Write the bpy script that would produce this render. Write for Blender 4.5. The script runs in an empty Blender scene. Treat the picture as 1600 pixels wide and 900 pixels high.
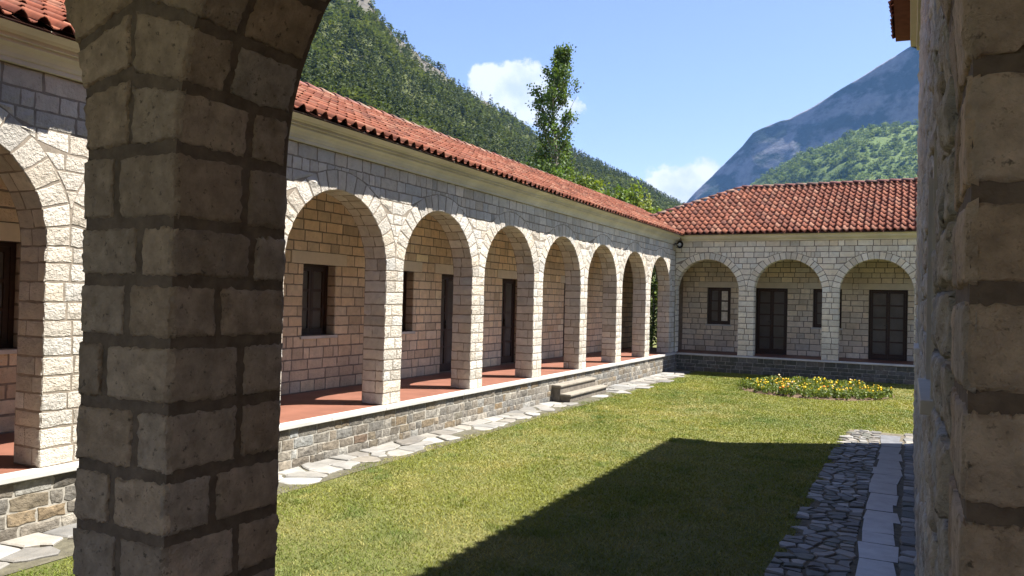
import bpy, math, random
import numpy as np
from mathutils import Vector, Matrix

# ------------------------------------------------------------------ camera, sky, sun, exposure
SC = bpy.context.scene
COL = SC.collection
CAM = np.array([0.0, 0.0, 1.5985])
YAW, PITCH, ROLL, FPX = math.radians(27.28), math.radians(0.838), math.radians(1.387), 1206.2
_f = np.array([-math.sin(YAW) * math.cos(PITCH), math.cos(YAW) * math.cos(PITCH), math.sin(PITCH)])
_r = np.array([math.cos(YAW), math.sin(YAW), 0.0])
_u = np.cross(_r, _f)
CR = _r * math.cos(ROLL) + _u * math.sin(ROLL)
CU = -_r * math.sin(ROLL) + _u * math.cos(ROLL)
cd = bpy.data.cameras.new('camera')
cam = bpy.data.objects.new('camera', cd)
COL.objects.link(cam)
cd.sensor_width = 36.0
cd.lens = FPX / 1600 * 36
cd.clip_start, cd.clip_end = 0.05, 20000
M = Matrix.Identity(4)
for i in range(3):
    M[i][0], M[i][1], M[i][2], M[i][3] = CR[i], CU[i], -_f[i], CAM[i]
cam.matrix_world = M
SC.camera = cam

SUN = Vector((0.46, 0.28, 1.0)).normalized()
sl = bpy.data.lights.new('sun', 'SUN')
sl.energy, sl.angle, sl.color = 4.15, math.radians(0.53), (1.0, 0.955, 0.88)
so = bpy.data.objects.new('sun', sl)
COL.objects.link(so)
so.rotation_mode = 'QUATERNION'
so.rotation_quaternion = SUN.to_track_quat('Z', 'Y')
so.location = (20, 15, 60)

W = bpy.data.worlds.new('World')
SC.world = W
W.use_nodes = True
wn, wl = W.node_tree.nodes, W.node_tree.links
wn.clear()
w_out = wn.new('ShaderNodeOutputWorld')
w_bg = wn.new('ShaderNodeBackground')
w_bg.inputs['Strength'].default_value = 0.05
sky = wn.new('ShaderNodeTexSky')
sky.sky_type = 'NISHITA'
sky.sun_disc = False
sky.sun_elevation = math.asin(SUN.z)
sky.sun_rotation = math.atan2(SUN.x, SUN.y)
sky.altitude = 400
sky.air_density, sky.dust_density, sky.ozone_density = 1.0, 0.45, 1.0
wl.new(w_bg.outputs[0], w_out.inputs[0])


def build_clouds():
    """Cumulus banks on the sky: direction masks broken up by noise; shaped as puffs all round the horizon."""
    tc = wn.new('ShaderNodeTexCoord')
    nz = wn.new('ShaderNodeTexNoise'); nz.inputs['Scale'].default_value = 17; nz.inputs['Detail'].default_value = 8
    nz.inputs['Roughness'].default_value = 0.64
    wl.new(tc.outputs['Generated'], nz.inputs['Vector'])
    acc = None
    puffs = [((-0.437, 0.856, 0.262), 0.038), ((-0.402, 0.884, 0.236), 0.033), ((-0.466, 0.842, 0.272), 0.024),
             ((-0.262, 0.954, 0.146), 0.036), ((-0.238, 0.958, 0.150), 0.036), ((-0.285, 0.948, 0.142), 0.03),
             ((0.55, 0.80, 0.20), 0.07), ((0.7, 0.68, 0.19), 0.06), ((-0.92, 0.30, 0.22), 0.08), ((0.9, -0.35, 0.2), 0.09),
             ((-0.5, -0.84, 0.22), 0.09), ((0.3, -0.92, 0.2), 0.08)]
    for d, rad in puffs:
        d = Vector(d).normalized()
        vm = wn.new('ShaderNodeVectorMath'); vm.operation = 'DISTANCE'
        wl.new(tc.outputs['Generated'], vm.inputs[0]); vm.inputs[1].default_value = d
        mr = wn.new('ShaderNodeMapRange'); mr.inputs['From Min'].default_value = rad * 1.5; mr.inputs['From Max'].default_value = rad * 0.25
        wl.new(vm.outputs['Value'], mr.inputs['Value'])
        if acc is None:
            acc = mr.outputs[0]
        else:
            mx = wn.new('ShaderNodeMath'); mx.operation = 'MAXIMUM'
            wl.new(acc, mx.inputs[0]); wl.new(mr.outputs[0], mx.inputs[1]); acc = mx.outputs[0]
    ad = wn.new('ShaderNodeMath'); ad.operation = 'MULTIPLY_ADD'
    wl.new(nz.outputs['Fac'], ad.inputs[0]); ad.inputs[1].default_value = 2.2; wl.new(acc, ad.inputs[2])
    mr = wn.new('ShaderNodeMapRange'); mr.interpolation_type = 'SMOOTHSTEP'
    mr.inputs['From Min'].default_value = 1.42; mr.inputs['From Max'].default_value = 1.66
    wl.new(ad.outputs[0], mr.inputs['Value'])
    gate = wn.new('ShaderNodeMath'); gate.operation = 'GREATER_THAN'; gate.inputs[1].default_value = 0.02
    wl.new(acc, gate.inputs[0])
    fac = wn.new('ShaderNodeMath'); fac.operation = 'MULTIPLY'
    wl.new(mr.outputs[0], fac.inputs[0]); wl.new(gate.outputs[0], fac.inputs[1])
    n2 = wn.new('ShaderNodeTexNoise'); n2.inputs['Scale'].default_value = 26; n2.inputs['Detail'].default_value = 5
    wl.new(tc.outputs['Generated'], n2.inputs['Vector'])
    cr = wn.new('ShaderNodeMix'); cr.data_type = 'RGBA'
    cr.inputs[6].default_value = (3.6, 3.95, 4.5, 1); cr.inputs[7].default_value = (5.0, 5.1, 5.2, 1)
    m2 = wn.new('ShaderNodeMapRange'); m2.inputs['From Min'].default_value = 0.36; m2.inputs['From Max'].default_value = 0.55
    wl.new(n2.outputs['Fac'], m2.inputs['Value']); wl.new(m2.outputs[0], cr.inputs[0])
    mix = wn.new('ShaderNodeMix'); mix.data_type = 'RGBA'
    wb = wn.new('ShaderNodeVectorMath'); wb.operation = 'MULTIPLY'; wb.inputs[1].default_value = (1.0, 0.90, 1.0)
    wl.new(sky.outputs[0], wb.inputs[0])
    wl.new(fac.outputs[0], mix.inputs[0]); wl.new(wb.outputs[0], mix.inputs[6]); wl.new(cr.outputs[2], mix.inputs[7])
    wl.new(mix.outputs[2], w_bg.inputs['Color'])


build_clouds()
SC.view_settings.view_transform = 'Standard'
SC.view_settings.look = 'None'
SC.view_settings.gamma = 1.0
SC.view_settings.use_curve_mapping = False
SC.view_settings.exposure = 2.15
SC.render.engine = 'CYCLES'
SC.cycles.use_denoising = True
SC.cycles.max_bounces = 8
SC.cycles.diffuse_bounces = 6
SC.cycles.glossy_bounces = 3
SC.cycles.volume_bounces = 0
SC.cycles.sample_clamp_indirect = 8.0

rng = np.random.default_rng(7)
R = random.Random(11)

# ------------------------------------------------------------------ helpers
def make_mesh(name, verts, faces, tint=None, smooth=True):
    verts = np.asarray(verts, np.float32).reshape(-1, 3)
    faces = np.asarray(faces, np.int32)
    me = bpy.data.meshes.new(name)
    nf, k = faces.shape
    me.vertices.add(len(verts)); me.loops.add(nf * k); me.polygons.add(nf)
    me.vertices.foreach_set('co', verts.ravel())
    me.loops.foreach_set('vertex_index', faces.ravel())
    me.polygons.foreach_set('loop_start', np.arange(0, nf * k, k, dtype=np.int32))
    me.polygons.foreach_set('use_smooth', np.full(nf, bool(smooth)))
    if tint is not None:
        t = np.asarray(tint, np.float32)
        if t.ndim == 1:
            t = np.tile(t, (len(verts), 1))
        a = me.attributes.new('tint', 'FLOAT_COLOR', 'POINT')
        a.data.foreach_set('color', np.concatenate([t, np.ones((len(t), 1), np.float32)], 1).ravel())
    me.update(calc_edges=True)
    return me


def link(name, me, mat=None, parent=None):
    o = bpy.data.objects.new(name, me)
    COL.objects.link(o)
    if me is not None and mat is not None and not me.materials:
        me.materials.append(mat)
    if parent is not None:
        o.parent = parent
        if parent.type == 'EMPTY':
            o.matrix_parent_inverse = Matrix.Translation(-Vector(parent.location))
    return o


def tag(o, label=None, cat=None, group=None, kind=None):
    if label: o['label'] = label
    if cat: o['category'] = cat
    if group: o['group'] = group
    if kind: o['kind'] = kind
    return o


def thing(name, loc, label, cat, group=None):
    o = bpy.data.objects.new(name, None)
    COL.objects.link(o)
    o.location = loc
    o.empty_display_size = 0.3
    return tag(o, label, cat, group)


class MB:
    """collects boxes / prisms / tubes as quads for one mesh"""
    def __init__(s):
        s.v, s.f = [], []

    def quad(s, a, b, c, d):
        n = len(s.v); s.v += [tuple(a), tuple(b), tuple(c), tuple(d)]; s.f.append((n, n + 1, n + 2, n + 3))
        return s

    def box(s, x0, x1, y0, y1, z0, z1):
        n = len(s.v)
        s.v += [(x, y, z) for z in (z0, z1) for y in (y0, y1) for x in (x0, x1)]
        s.f += [(n + a, n + b, n + c, n + d) for a, b, c, d in
                ((0, 2, 3, 1), (4, 5, 7, 6), (0, 1, 5, 4), (2, 6, 7, 3), (0, 4, 6, 2), (1, 3, 7, 5))]
        return s

    def frame_box(s, P, u0, u1, v0, v1, d0, d1):
        n = len(s.v)
        s.v += [tuple(P(u, v, d)) for v in (v0, v1) for d in (d0, d1) for u in (u0, u1)]
        s.f += [(n + a, n + b, n + c, n + d) for a, b, c, d in
                ((0, 2, 3, 1), (4, 5, 7, 6), (0, 1, 5, 4), (2, 6, 7, 3), (0, 4, 6, 2), (1, 3, 7, 5))]
        return s

    def tube(s, pts, radii, n=7):
        pts = [np.array(p, float) for p in pts]
        rings = []
        for i, p in enumerate(pts):
            t = pts[min(i + 1, len(pts) - 1)] - pts[max(i - 1, 0)]
            t = t / (np.linalg.norm(t) + 1e-9)
            a = np.cross(t, (0.31, 0.87, 0.39)); a /= np.linalg.norm(a) + 1e-9
            b = np.cross(t, a)
            base = len(s.v)
            for k in range(n):
                an = 2 * math.pi * k / n
                s.v.append(tuple(p + radii[i] * (a * math.cos(an) + b * math.sin(an))))
            rings.append(base)
        for r0, r1 in zip(rings, rings[1:]):
            for k in range(n):
                k2 = (k + 1) % n
                s.f.append((r0 + k, r0 + k2, r1 + k2, r1 + k))
        return s

    def build(s, name, mat, parent=None, smooth=False, tint=None, bevel=0):
        me = make_mesh(name, s.v, s.f, tint, smooth)
        o = link(name, me, mat, parent)
        if bevel:
            m = o.modifiers.new('b', 'BEVEL'); m.width = bevel; m.segments = 2; m.limit_method = 'ANGLE'
        return o


def vnoise(p, seed=0):
    p = np.asarray(p, float)
    i = np.floor(p).astype(np.int64); f = p - i
    f = f * f * (3 - 2 * f)
    out = 0
    for dx in (0, 1):
        for dy in (0, 1):
            for dz in (0, 1):
                h = (i[..., 0] + dx) * 374761393 + (i[..., 1] + dy) * 668265263 + (i[..., 2] + dz) * 2147483647 + seed * 974711
                h = (h ^ (h >> 13)) * 1274126177
                h = ((h ^ (h >> 16)) & 0xffffff) / 0xffffff
                out = out + h * (f[..., 0] if dx else 1 - f[..., 0]) * (f[..., 1] if dy else 1 - f[..., 1]) * (f[..., 2] if dz else 1 - f[..., 2])
    return out


def fbm(p, seed=0, octv=4, gain=0.5):
    p = np.asarray(p, float); s = 0; a = 1; t = 0
    for k in range(octv):
        s = s + a * (vnoise(p * 2 ** k + 17.3 * k, seed + k) - 0.5); t += a; a *= gain
    return s / t * 2


def project(p):
    d = np.asarray(p, float) - CAM
    w = d @ _f
    return np.stack([800 + FPX * (d @ CR) / w, 450 - FPX * (d @ CU) / w, w], -1)


# ------------------------------------------------------------------ materials
def new_mat(name):
    m = bpy.data.materials.new(name); m.use_nodes = True
    nt = m.node_tree; nt.nodes.clear()
    out = nt.nodes.new('ShaderNodeOutputMaterial')
    b = nt.nodes.new('ShaderNodeBsdfPrincipled')
    nt.links.new(b.outputs[0], out.inputs[0])
    b.inputs['Roughness'].default_value = 0.9
    b.inputs['Specular IOR Level'].default_value = 0.25
    return m, nt, b


def pos_noise(nt, scale, detail=4, rough=0.55, stretch=None):
    g = nt.nodes.new('ShaderNodeNewGeometry')
    n = nt.nodes.new('ShaderNodeTexNoise')
    n.inputs['Scale'].default_value = scale; n.inputs['Detail'].default_value = detail; n.inputs['Roughness'].default_value = rough
    v = g.outputs['Position']
    if stretch:
        mp = nt.nodes.new('ShaderNodeMapping'); mp.inputs['Scale'].default_value = stretch
        nt.links.new(v, mp.inputs[0]); v = mp.outputs[0]
    nt.links.new(v, n.inputs['Vector'])
    return n.outputs['Fac']


def remap(nt, src, a, b, c, d):
    m = nt.nodes.new('ShaderNodeMapRange')
    for i, v in zip(('From Min', 'From Max', 'To Min', 'To Max'), (a, b, c, d)):
        m.inputs[i].default_value = v
    nt.links.new(src, m.inputs['Value'])
    return m.outputs[0]


def mixc(nt, fac, A, B, mode='MIX'):
    m = nt.nodes.new('ShaderNodeMix'); m.data_type = 'RGBA'; m.blend_type = mode
    for s, v in ((0, fac), (6, A), (7, B)):
        if isinstance(v, (int, float)): m.inputs[s].default_value = v
        elif isinstance(v, tuple): m.inputs[s].default_value = (*v, 1)
        else: nt.links.new(v, m.inputs[s])
    return m.outputs[2]


def bump(nt, b, src, strength, dist, prev=None):
    n = nt.nodes.new('ShaderNodeBump'); n.inputs['Strength'].default_value = strength; n.inputs['Distance'].default_value = dist
    nt.links.new(src, n.inputs['Height'])
    if prev is not None: nt.links.new(prev, n.inputs['Normal'])
    nt.links.new(n.outputs[0], b.inputs['Normal'])
    return n.outputs[0]


def tint_node(nt):
    a = nt.nodes.new('ShaderNodeAttribute'); a.attribute_name = 'tint'
    return a.outputs['Color']


def mat_tinted(name, lo=0.78, hi=1.1, scale=9, b1=(14, 0.6, 0.02), b2=(60, 0.5, 0.006), stain=None, rough=0.92, pits=None, drift=.2):
    m, nt, b = new_mat(name)
    c = tint_node(nt)
    f = remap(nt, pos_noise(nt, scale, 6, 0.62), 0.3, 0.72, lo, hi)
    v = nt.nodes.new('ShaderNodeVectorMath'); v.operation = 'SCALE'
    nt.links.new(c, v.inputs[0]); nt.links.new(f, v.inputs['Scale'])
    c = v.outputs[0]
    if stain:
        s = remap(nt, pos_noise(nt, stain[0], 5, 0.65), stain[1], stain[2], 0, stain[4])
        c = mixc(nt, s, c, stain[3])
    if drift:
        dv = nt.nodes.new('ShaderNodeVectorMath'); dv.operation = 'SCALE'
        nt.links.new(c, dv.inputs[0]); nt.links.new(remap(nt, pos_noise(nt, .9, 5, .65, (1, 1, .45)), .3, .7, 1 - drift, 1 + drift * .6), dv.inputs['Scale']); c = dv.outputs[0]
    if pits:
        c = mixc(nt, remap(nt, pos_noise(nt, pits[0], 3, .7), pits[1], pits[2], 0, pits[3]), c, (0.07, 0.055, 0.04))
        c = mixc(nt, remap(nt, pos_noise(nt, pits[0] * 2.3, 3, .75), .3, .7, 0, .45), c, (0.55, 0.50, 0.42), 'SOFT_LIGHT')
    nt.links.new(c, b.inputs['Base Color'])
    b.inputs['Roughness'].default_value = rough
    p = None
    if b1: p = bump(nt, b, pos_noise(nt, b1[0], 5, 0.6), b1[1], b1[2])
    if b2: bump(nt, b, pos_noise(nt, b2[0], 4, 0.6), b2[1], b2[2], p)
    return m


def mat_plain(name, col, rough=0.85, var=0.12, scale=6, bmp=None, spec=0.25, second=None):
    m, nt, b = new_mat(name)
    n = pos_noise(nt, scale, 5, 0.6)
    f = remap(nt, n, 0.3, 0.7, 0, 1)
    c2 = second or tuple(min(1, x * (1 + var)) for x in col)
    nt.links.new(mixc(nt, f, tuple(x * (1 - var) for x in col), c2), b.inputs['Base Color'])
    b.inputs['Roughness'].default_value = rough
    b.inputs['Specular IOR Level'].default_value = spec
    if bmp: bump(nt, b, pos_noise(nt, bmp[0], 4, 0.6), bmp[1], bmp[2])
    return m


LIME = mat_tinted('limestone', 0.80, 1.08, 10, (30, 1.0, 0.030), (85, 1.0, 0.012), (5, 0.56, 0.8, (0.34, 0.27, 0.18), 0.35), pits=(30, .64, .72, .35))
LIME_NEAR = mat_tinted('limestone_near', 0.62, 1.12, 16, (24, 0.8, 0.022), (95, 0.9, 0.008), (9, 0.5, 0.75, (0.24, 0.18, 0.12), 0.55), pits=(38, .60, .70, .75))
PLINTH = mat_tinted('plinth_stone', 0.6, 1.2, 14, (22, 0.8, 0.02), (90, 0.5, 0.006), (11, 0.52, 0.72, (0.09, 0.075, 0.055), 0.7))
FLAG = mat_tinted('flagstone', 0.75, 1.1, 7, (10, 0.5, 0.02), (60, 0.5, 0.006), (8, 0.55, 0.75, (0.2, 0.18, 0.15), 0.6), 0.6)
MORTAR = mat_plain('mortar', (0.22, 0.185, 0.145), 0.95, 0.25, 12, (60, 0.5, 0.008))
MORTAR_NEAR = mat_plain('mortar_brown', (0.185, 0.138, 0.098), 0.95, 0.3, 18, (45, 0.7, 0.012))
MORTAR_PALE = mat_plain('mortar_pale', (0.30, 0.28, 0.24), 0.95, 0.3, 14, (50, 0.5, 0.008))
PLASTER = mat_plain('cornice_plaster', (0.52, 0.48, 0.385), 0.85, 0.16, 1.6)
TILE = mat_tinted('roof_tile', 0.72, 1.14, 12, (30, 0.3, 0.006), None, (7, 0.56, 0.74, (0.16, 0.11, 0.085), 0.5), 0.85)
DECK = mat_plain('roof_deck', (0.12, 0.045, 0.03), 0.95, 0.2, 8)
TERRA = mat_plain('terracotta_floor', (0.18, 0.076, 0.05), 0.5, 0.2, 2.2, (40, 0.15, 0.004), 0.4)
MARBLE = mat_plain('marble', (0.46, 0.445, 0.415), 0.5, 0.16, 2.2, None, 0.4)
CONCRETE = mat_plain('step_stone', (0.15, 0.13, 0.105), 0.9, 0.3, 10, (40, 0.5, 0.01))
WOOD = mat_plain('dark_wood', (0.034, 0.017, 0.010), 0.55, 0.3, 14, None, 0.4)
PANE = mat_plain('dark_glass', (0.09, 0.082, 0.073), 0.25, 0.15, 2.5, None, 0.25)
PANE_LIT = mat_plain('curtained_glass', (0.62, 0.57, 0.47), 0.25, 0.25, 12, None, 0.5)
BLACK = mat_plain('black_metal', (0.015, 0.015, 0.016), 0.45, 0.1, 10, None, 0.5)
LENS = mat_plain('lamp_glass', (0.25, 0.24, 0.22), 0.15, 0.05, 10, None, 0.6)
CEIL = mat_plain('ceiling_plaster', (0.80, 0.76, 0.68), 0.9, 0.05, 2)
BLUESLAB = mat_plain('smooth_slab', (0.16, 0.162, 0.17), 0.3, 0.3, 7, (40, .2, .004), 0.6)
SOIL = mat_plain('soil', (0.10, 0.065, 0.04), 0.95, 0.35, 20, (30, 0.8, 0.03))


def mat_leaf(name, rough=0.55, trans=0.35):
    m, nt, b = new_mat(name)
    c = tint_node(nt)
    nt.links.new(c, b.inputs['Base Color'])
    b.inputs['Roughness'].default_value = rough
    t = nt.nodes.new('ShaderNodeBsdfTranslucent')
    sc = nt.nodes.new('ShaderNodeVectorMath'); sc.operation = 'MULTIPLY'; sc.inputs[1].default_value = (1.25, 1.2, 0.55)
    nt.links.new(c, sc.inputs[0]); nt.links.new(sc.outputs[0], t.inputs['Color'])
    mx = nt.nodes.new('ShaderNodeMixShader'); mx.inputs[0].default_value = trans
    out = [n for n in nt.nodes if n.type == 'OUTPUT_MATERIAL'][0]
    nt.links.new(b.outputs[0], mx.inputs[1]); nt.links.new(t.outputs[0], mx.inputs[2]); nt.links.new(mx.outputs[0], out.inputs[0])
    return m


LEAF = mat_leaf('leaf')
GRASS = mat_leaf('grass_blade', 0.6, 0.25)
FOREST = mat_leaf('forest_leaf', 0.8, 0.3)
PETAL = mat_leaf('petal', 0.5, 0.3)
BARK = mat_plain('bark', (0.22, 0.19, 0.15), 0.95, 0.4, 6, (20, 0.6, 0.03))

# ------------------------------------------------------------------ stone laying
class Stones:
    def __init__(s):
        s.q, s.n, s.t, s.p = [], [], [], []

    def add(s, quad, nrm, tint, proud):
        s.q.append(quad); s.n.append(nrm); s.t.append(tint); s.p.append(proud)

    def arrays(s, us, vs, rough, jit, seed=0, fine=0.0, back=0.006):
        q = np.array(s.q, float); n = np.array(s.n, float); t = np.array(s.t, float); p = np.array(s.p, float)
        N = len(q); nu, nv = len(us), len(vs)
        U, V = np.meshgrid(us, vs)
        U, V = U.ravel(), V.ravel()
        g = np.random.default_rng(seed)
        pos = (q[:, None, 0] * ((1 - U) * (1 - V))[None, :, None] + q[:, None, 1] * (U * (1 - V))[None, :, None]
               + q[:, None, 2] * (U * V)[None, :, None] + q[:, None, 3] * ((1 - U) * V)[None, :, None])
        e1 = q[:, 1] - q[:, 0]; e1 /= np.linalg.norm(e1, axis=1, keepdims=True) + 1e-9
        e2 = np.cross(n, e1)
        border = (U == 0) | (U == 1) | (V == 0) | (V == 1)
        iu = np.minimum(np.arange(nu), nu - 1 - np.arange(nu)); iv = np.minimum(np.arange(nv), nv - 1 - np.arange(nv))
        A, B = np.meshgrid(iu, iv); ring1 = ((np.minimum(A, B).ravel()) == 1)
        ring2 = ((np.minimum(A, B).ravel()) == 2)
        h = p[:, None] * np.ones(len(U))[None] + g.normal(0, 1, (N, len(U))) * rough
        # a broad tilt and bulge for each stone
        h += (g.normal(0, 0.5, (N, 1)) * (U - .5)[None] + g.normal(0, 0.5, (N, 1)) * (V - .5)[None]) * rough * 1.6
        if fine:
            h += fbm(pos * 9, seed, 5, 0.55) * fine + np.maximum(fbm(pos * 26, seed + 9, 3) - 0.2, 0) * -fine * .55
        if not fine:
            h = p[:, None] + np.abs(h - p[:, None]) * 1.5
            h = np.where(ring1[None], np.minimum(h, np.maximum(p[:, None], .003)), h)
        h = np.maximum(h, .0022)
        h = np.where(ring1[None] & bool(fine), h * 0.72, h)
        if fine:
            h = np.where(ring2[None], h * 0.93, h)
        h = np.where(border[None], -back, h)
        j1 = g.normal(0, 1, (N, len(U))) * jit; j2 = g.normal(0, 1, (N, len(U))) * jit
        if fine:
            j1 += fbm(pos * 14, seed + 3, 3) * jit * 2.2; j2 += fbm(pos * 14 + 31, seed + 4, 3) * jit * 2.2
        edge = (border | ring1)
        j1 = np.where(edge[None], j1, 0); j2 = np.where(edge[None], j2, 0)
        pos = pos + n[:, None] * h[..., None] + e1[:, None] * j1[..., None] + e2[:, None] * j2[..., None]
        f = np.array([(r * nu + c, r * nu + c + 1, (r + 1) * nu + c + 1, (r + 1) * nu + c) for r in range(nv - 1) for c in range(nu - 1)])
        return pos, f, t

    def score(s):
        q = np.array(s.q, float); n = np.array(s.n, float); c = q.mean(1)
        pr = project(q.reshape(-1, 3)).reshape(len(q), 4, 3)
        a = 0.5 * np.abs((pr[:, 2, 0] - pr[:, 0, 0]) * (pr[:, 3, 1] - pr[:, 1, 1]) - (pr[:, 3, 0] - pr[:, 1, 0]) * (pr[:, 2, 1] - pr[:, 0, 1]))
        pc = project(c)
        ok = (pc[:, 2] > 0.3) & (pc[:, 0] > -5) & (pc[:, 0] < 1605) & (pc[:, 1] > -5) & (pc[:, 1] < 905) & (((CAM - c) * n).sum(1) > 0)
        return np.where(ok, a, 0)


LOW_U, LOW_V = [0, .03, .34, .67, .97, 1], [0, .055, .5, .945, 1]
HI_U, HI_V = np.concatenate([[0, .025], np.linspace(.07, .93, 13), [.975, 1]]), np.concatenate([[0, .035], np.linspace(.09, .91, 9), [.965, 1]])


def lay(groups, limit=300):
    """groups: (Stones, part object, piece name, material, args). The pieces that show largest become objects, the rest of a part one object."""
    sc = []
    for gi, g in enumerate(groups):
        s = g[0].score() if len(g[0].q) else np.zeros(0)
        sc += [(v, gi, k) for k, v in enumerate(s) if v > 12]
    sc.sort(reverse=True)
    pick = {}
    for v, gi, k in sc[:limit]:
        pick.setdefault(gi, set()).add(k)
    for gi, (st, part, name, mat, kw) in enumerate(groups):
        if not len(st.q): continue
        kw = dict(kw)
        us, vs = kw.pop('us', LOW_U), kw.pop('vs', LOW_V)
        pos, f, t = st.arrays(us, vs, **kw)
        chosen = pick.get(gi, set()); m = pos.shape[1]; sm = bool(kw.get('fine'))
        for k in sorted(chosen):
            link(name, make_mesh(name, pos[k], f, t[k], sm), mat, part)
        rest = np.array([k for k in range(len(pos)) if k not in chosen], int)
        if len(rest):
            vv = pos[rest].reshape(-1, 3)
            ff = (f[None] + (np.arange(len(rest)) * m)[:, None, None]).reshape(-1, 4)
            o = link('stonework', make_mesh('stonework', vv, ff, np.repeat(t[rest], m, 0), sm), mat, part)
            tag(o, kind='stuff')


def lime_tint(base=(0.565, 0.52, 0.455), var=0.10, warm=0.022):
    k = 1 + R.gauss(0, var); w = R.gauss(0, warm)
    return (min(.86, max(.1, base[0] * k * (1 + w))), min(.8, max(.1, base[1] * k)), min(.8, max(.08, base[2] * k * (1 - w * 1.3))))


def grey_tint():
    c = R.choice([(0.20, 0.18, 0.15), (0.17, 0.153, 0.128), (0.22, 0.20, 0.168), (0.18, 0.16, 0.13), (0.30, 0.28, 0.24), (0.17, 0.153, 0.128), (0.19, 0.15, 0.10)])
    return lime_tint(c, 0.12, 0.04)


def dark_tint():
    c = R.choice([(0.075, 0.07, 0.062), (0.10, 0.095, 0.085), (0.06, 0.056, 0.052), (0.13, 0.12, 0.105), (0.17, 0.155, 0.13)])
    return lime_tint(c, 0.12, 0.03)


def courses(v0, v1, lo, hi, breaks=()):
    """course boundaries from v0 to v1, passing through every height in breaks"""
    ks = [v0] + sorted(b for b in breaks if v0 < b < v1) + [v1]
    out = [v0]
    for a, b in zip(ks, ks[1:]):
        n = max(1, round((b - a) / ((lo + hi) / 2)))
        w = [R.uniform(lo, hi) for _ in range(n)]; s = sum(w); acc = a
        for k in range(n):
            acc += w[k] * (b - a) / s; out.append(acc)
    return out


def run_joints(a, b, lo, hi):
    u = a - R.uniform(0, hi * .6); js = []
    while u < b:
        js.append(u); u += R.uniform(lo, hi) if R.random() < .85 else R.uniform(lo * .6, lo)
    js.append(u)
    return js


class Plane:
    """wall plane: origin, u axis, outward normal"""
    def __init__(s, o, u, n):
        s.o, s.u, s.n = np.array(o, float), np.array(u, float), np.array(n, float)
        s.z = np.array([0, 0, 1.0])

    def __call__(s, u, v, d=0.0):
        return s.o + s.u * u + s.z * v + s.n * d


def uv_stone(st, P, bl, br, tr, tl, g, tint, proud, ext=(0, 0), gv=None):
    gv = g if gv is None else gv
    a = (bl[0] + (g if not ext[0] else -ext[0]), bl[1] + gv); b = (br[0] - (g if not ext[1] else -ext[1]), br[1] + gv)
    c = (tr[0] - (g if not ext[1] else -ext[1]), tr[1] - gv); d = (tl[0] + (g if not ext[0] else -ext[0]), tl[1] - gv)
    if b[0] - a[0] < .004: m = (a[0] + b[0]) / 2; a, b = (m - .003, a[1]), (m + .003, b[1])
    if c[0] - d[0] < .004: m = (c[0] + d[0]) / 2; d, c = (m - .003, d[1]), (m + .003, c[1])
    if a[0] > b[0] or d[0] > c[0]: return
    # right-handed: (br-bl) x (tl-bl) should point along n
    q = [P(*a), P(*b), P(*c), P(*d)]
    nn = np.cross(q[1] - q[0], q[3] - q[0])
    if nn @ P.n < 0: q = [q[1], q[0], q[3], q[2]]
    st.add(q, P.n, tint, proud)


def flat_wall(st, P, u0, u1, vb, holes, lo, hi, g, proud, tint, ext=(0, 0)):
    """coursed stones on a plain wall with rectangular holes (ua, ub, va, vb)"""
    for v0, v1 in zip(vb, vb[1:]):
        vm = (v0 + v1) / 2
        cuts = sorted((a, b) for a, b, c, d in holes if c < vm < d)
        segs, cur = [], u0
        for a, b in cuts:
            if a > cur: segs.append((cur, min(a, u1)))
            cur = max(cur, b)
        if cur < u1: segs.append((cur, u1))
        for a, b in segs:
            js = [a] + [j for j in run_joints(a, b, lo, hi)[1:] if a + .09 < j < b - .09] + [b]
            for x, y in zip(js, js[1:]):
                uv_stone(st, P, (x, v0), (y, v0), (y, v1), (x, v1), g, tint(), proud * R.uniform(.7, 1.3),
                         (ext[0] if x == u0 else 0, ext[1] if y == u1 else 0))


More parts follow.
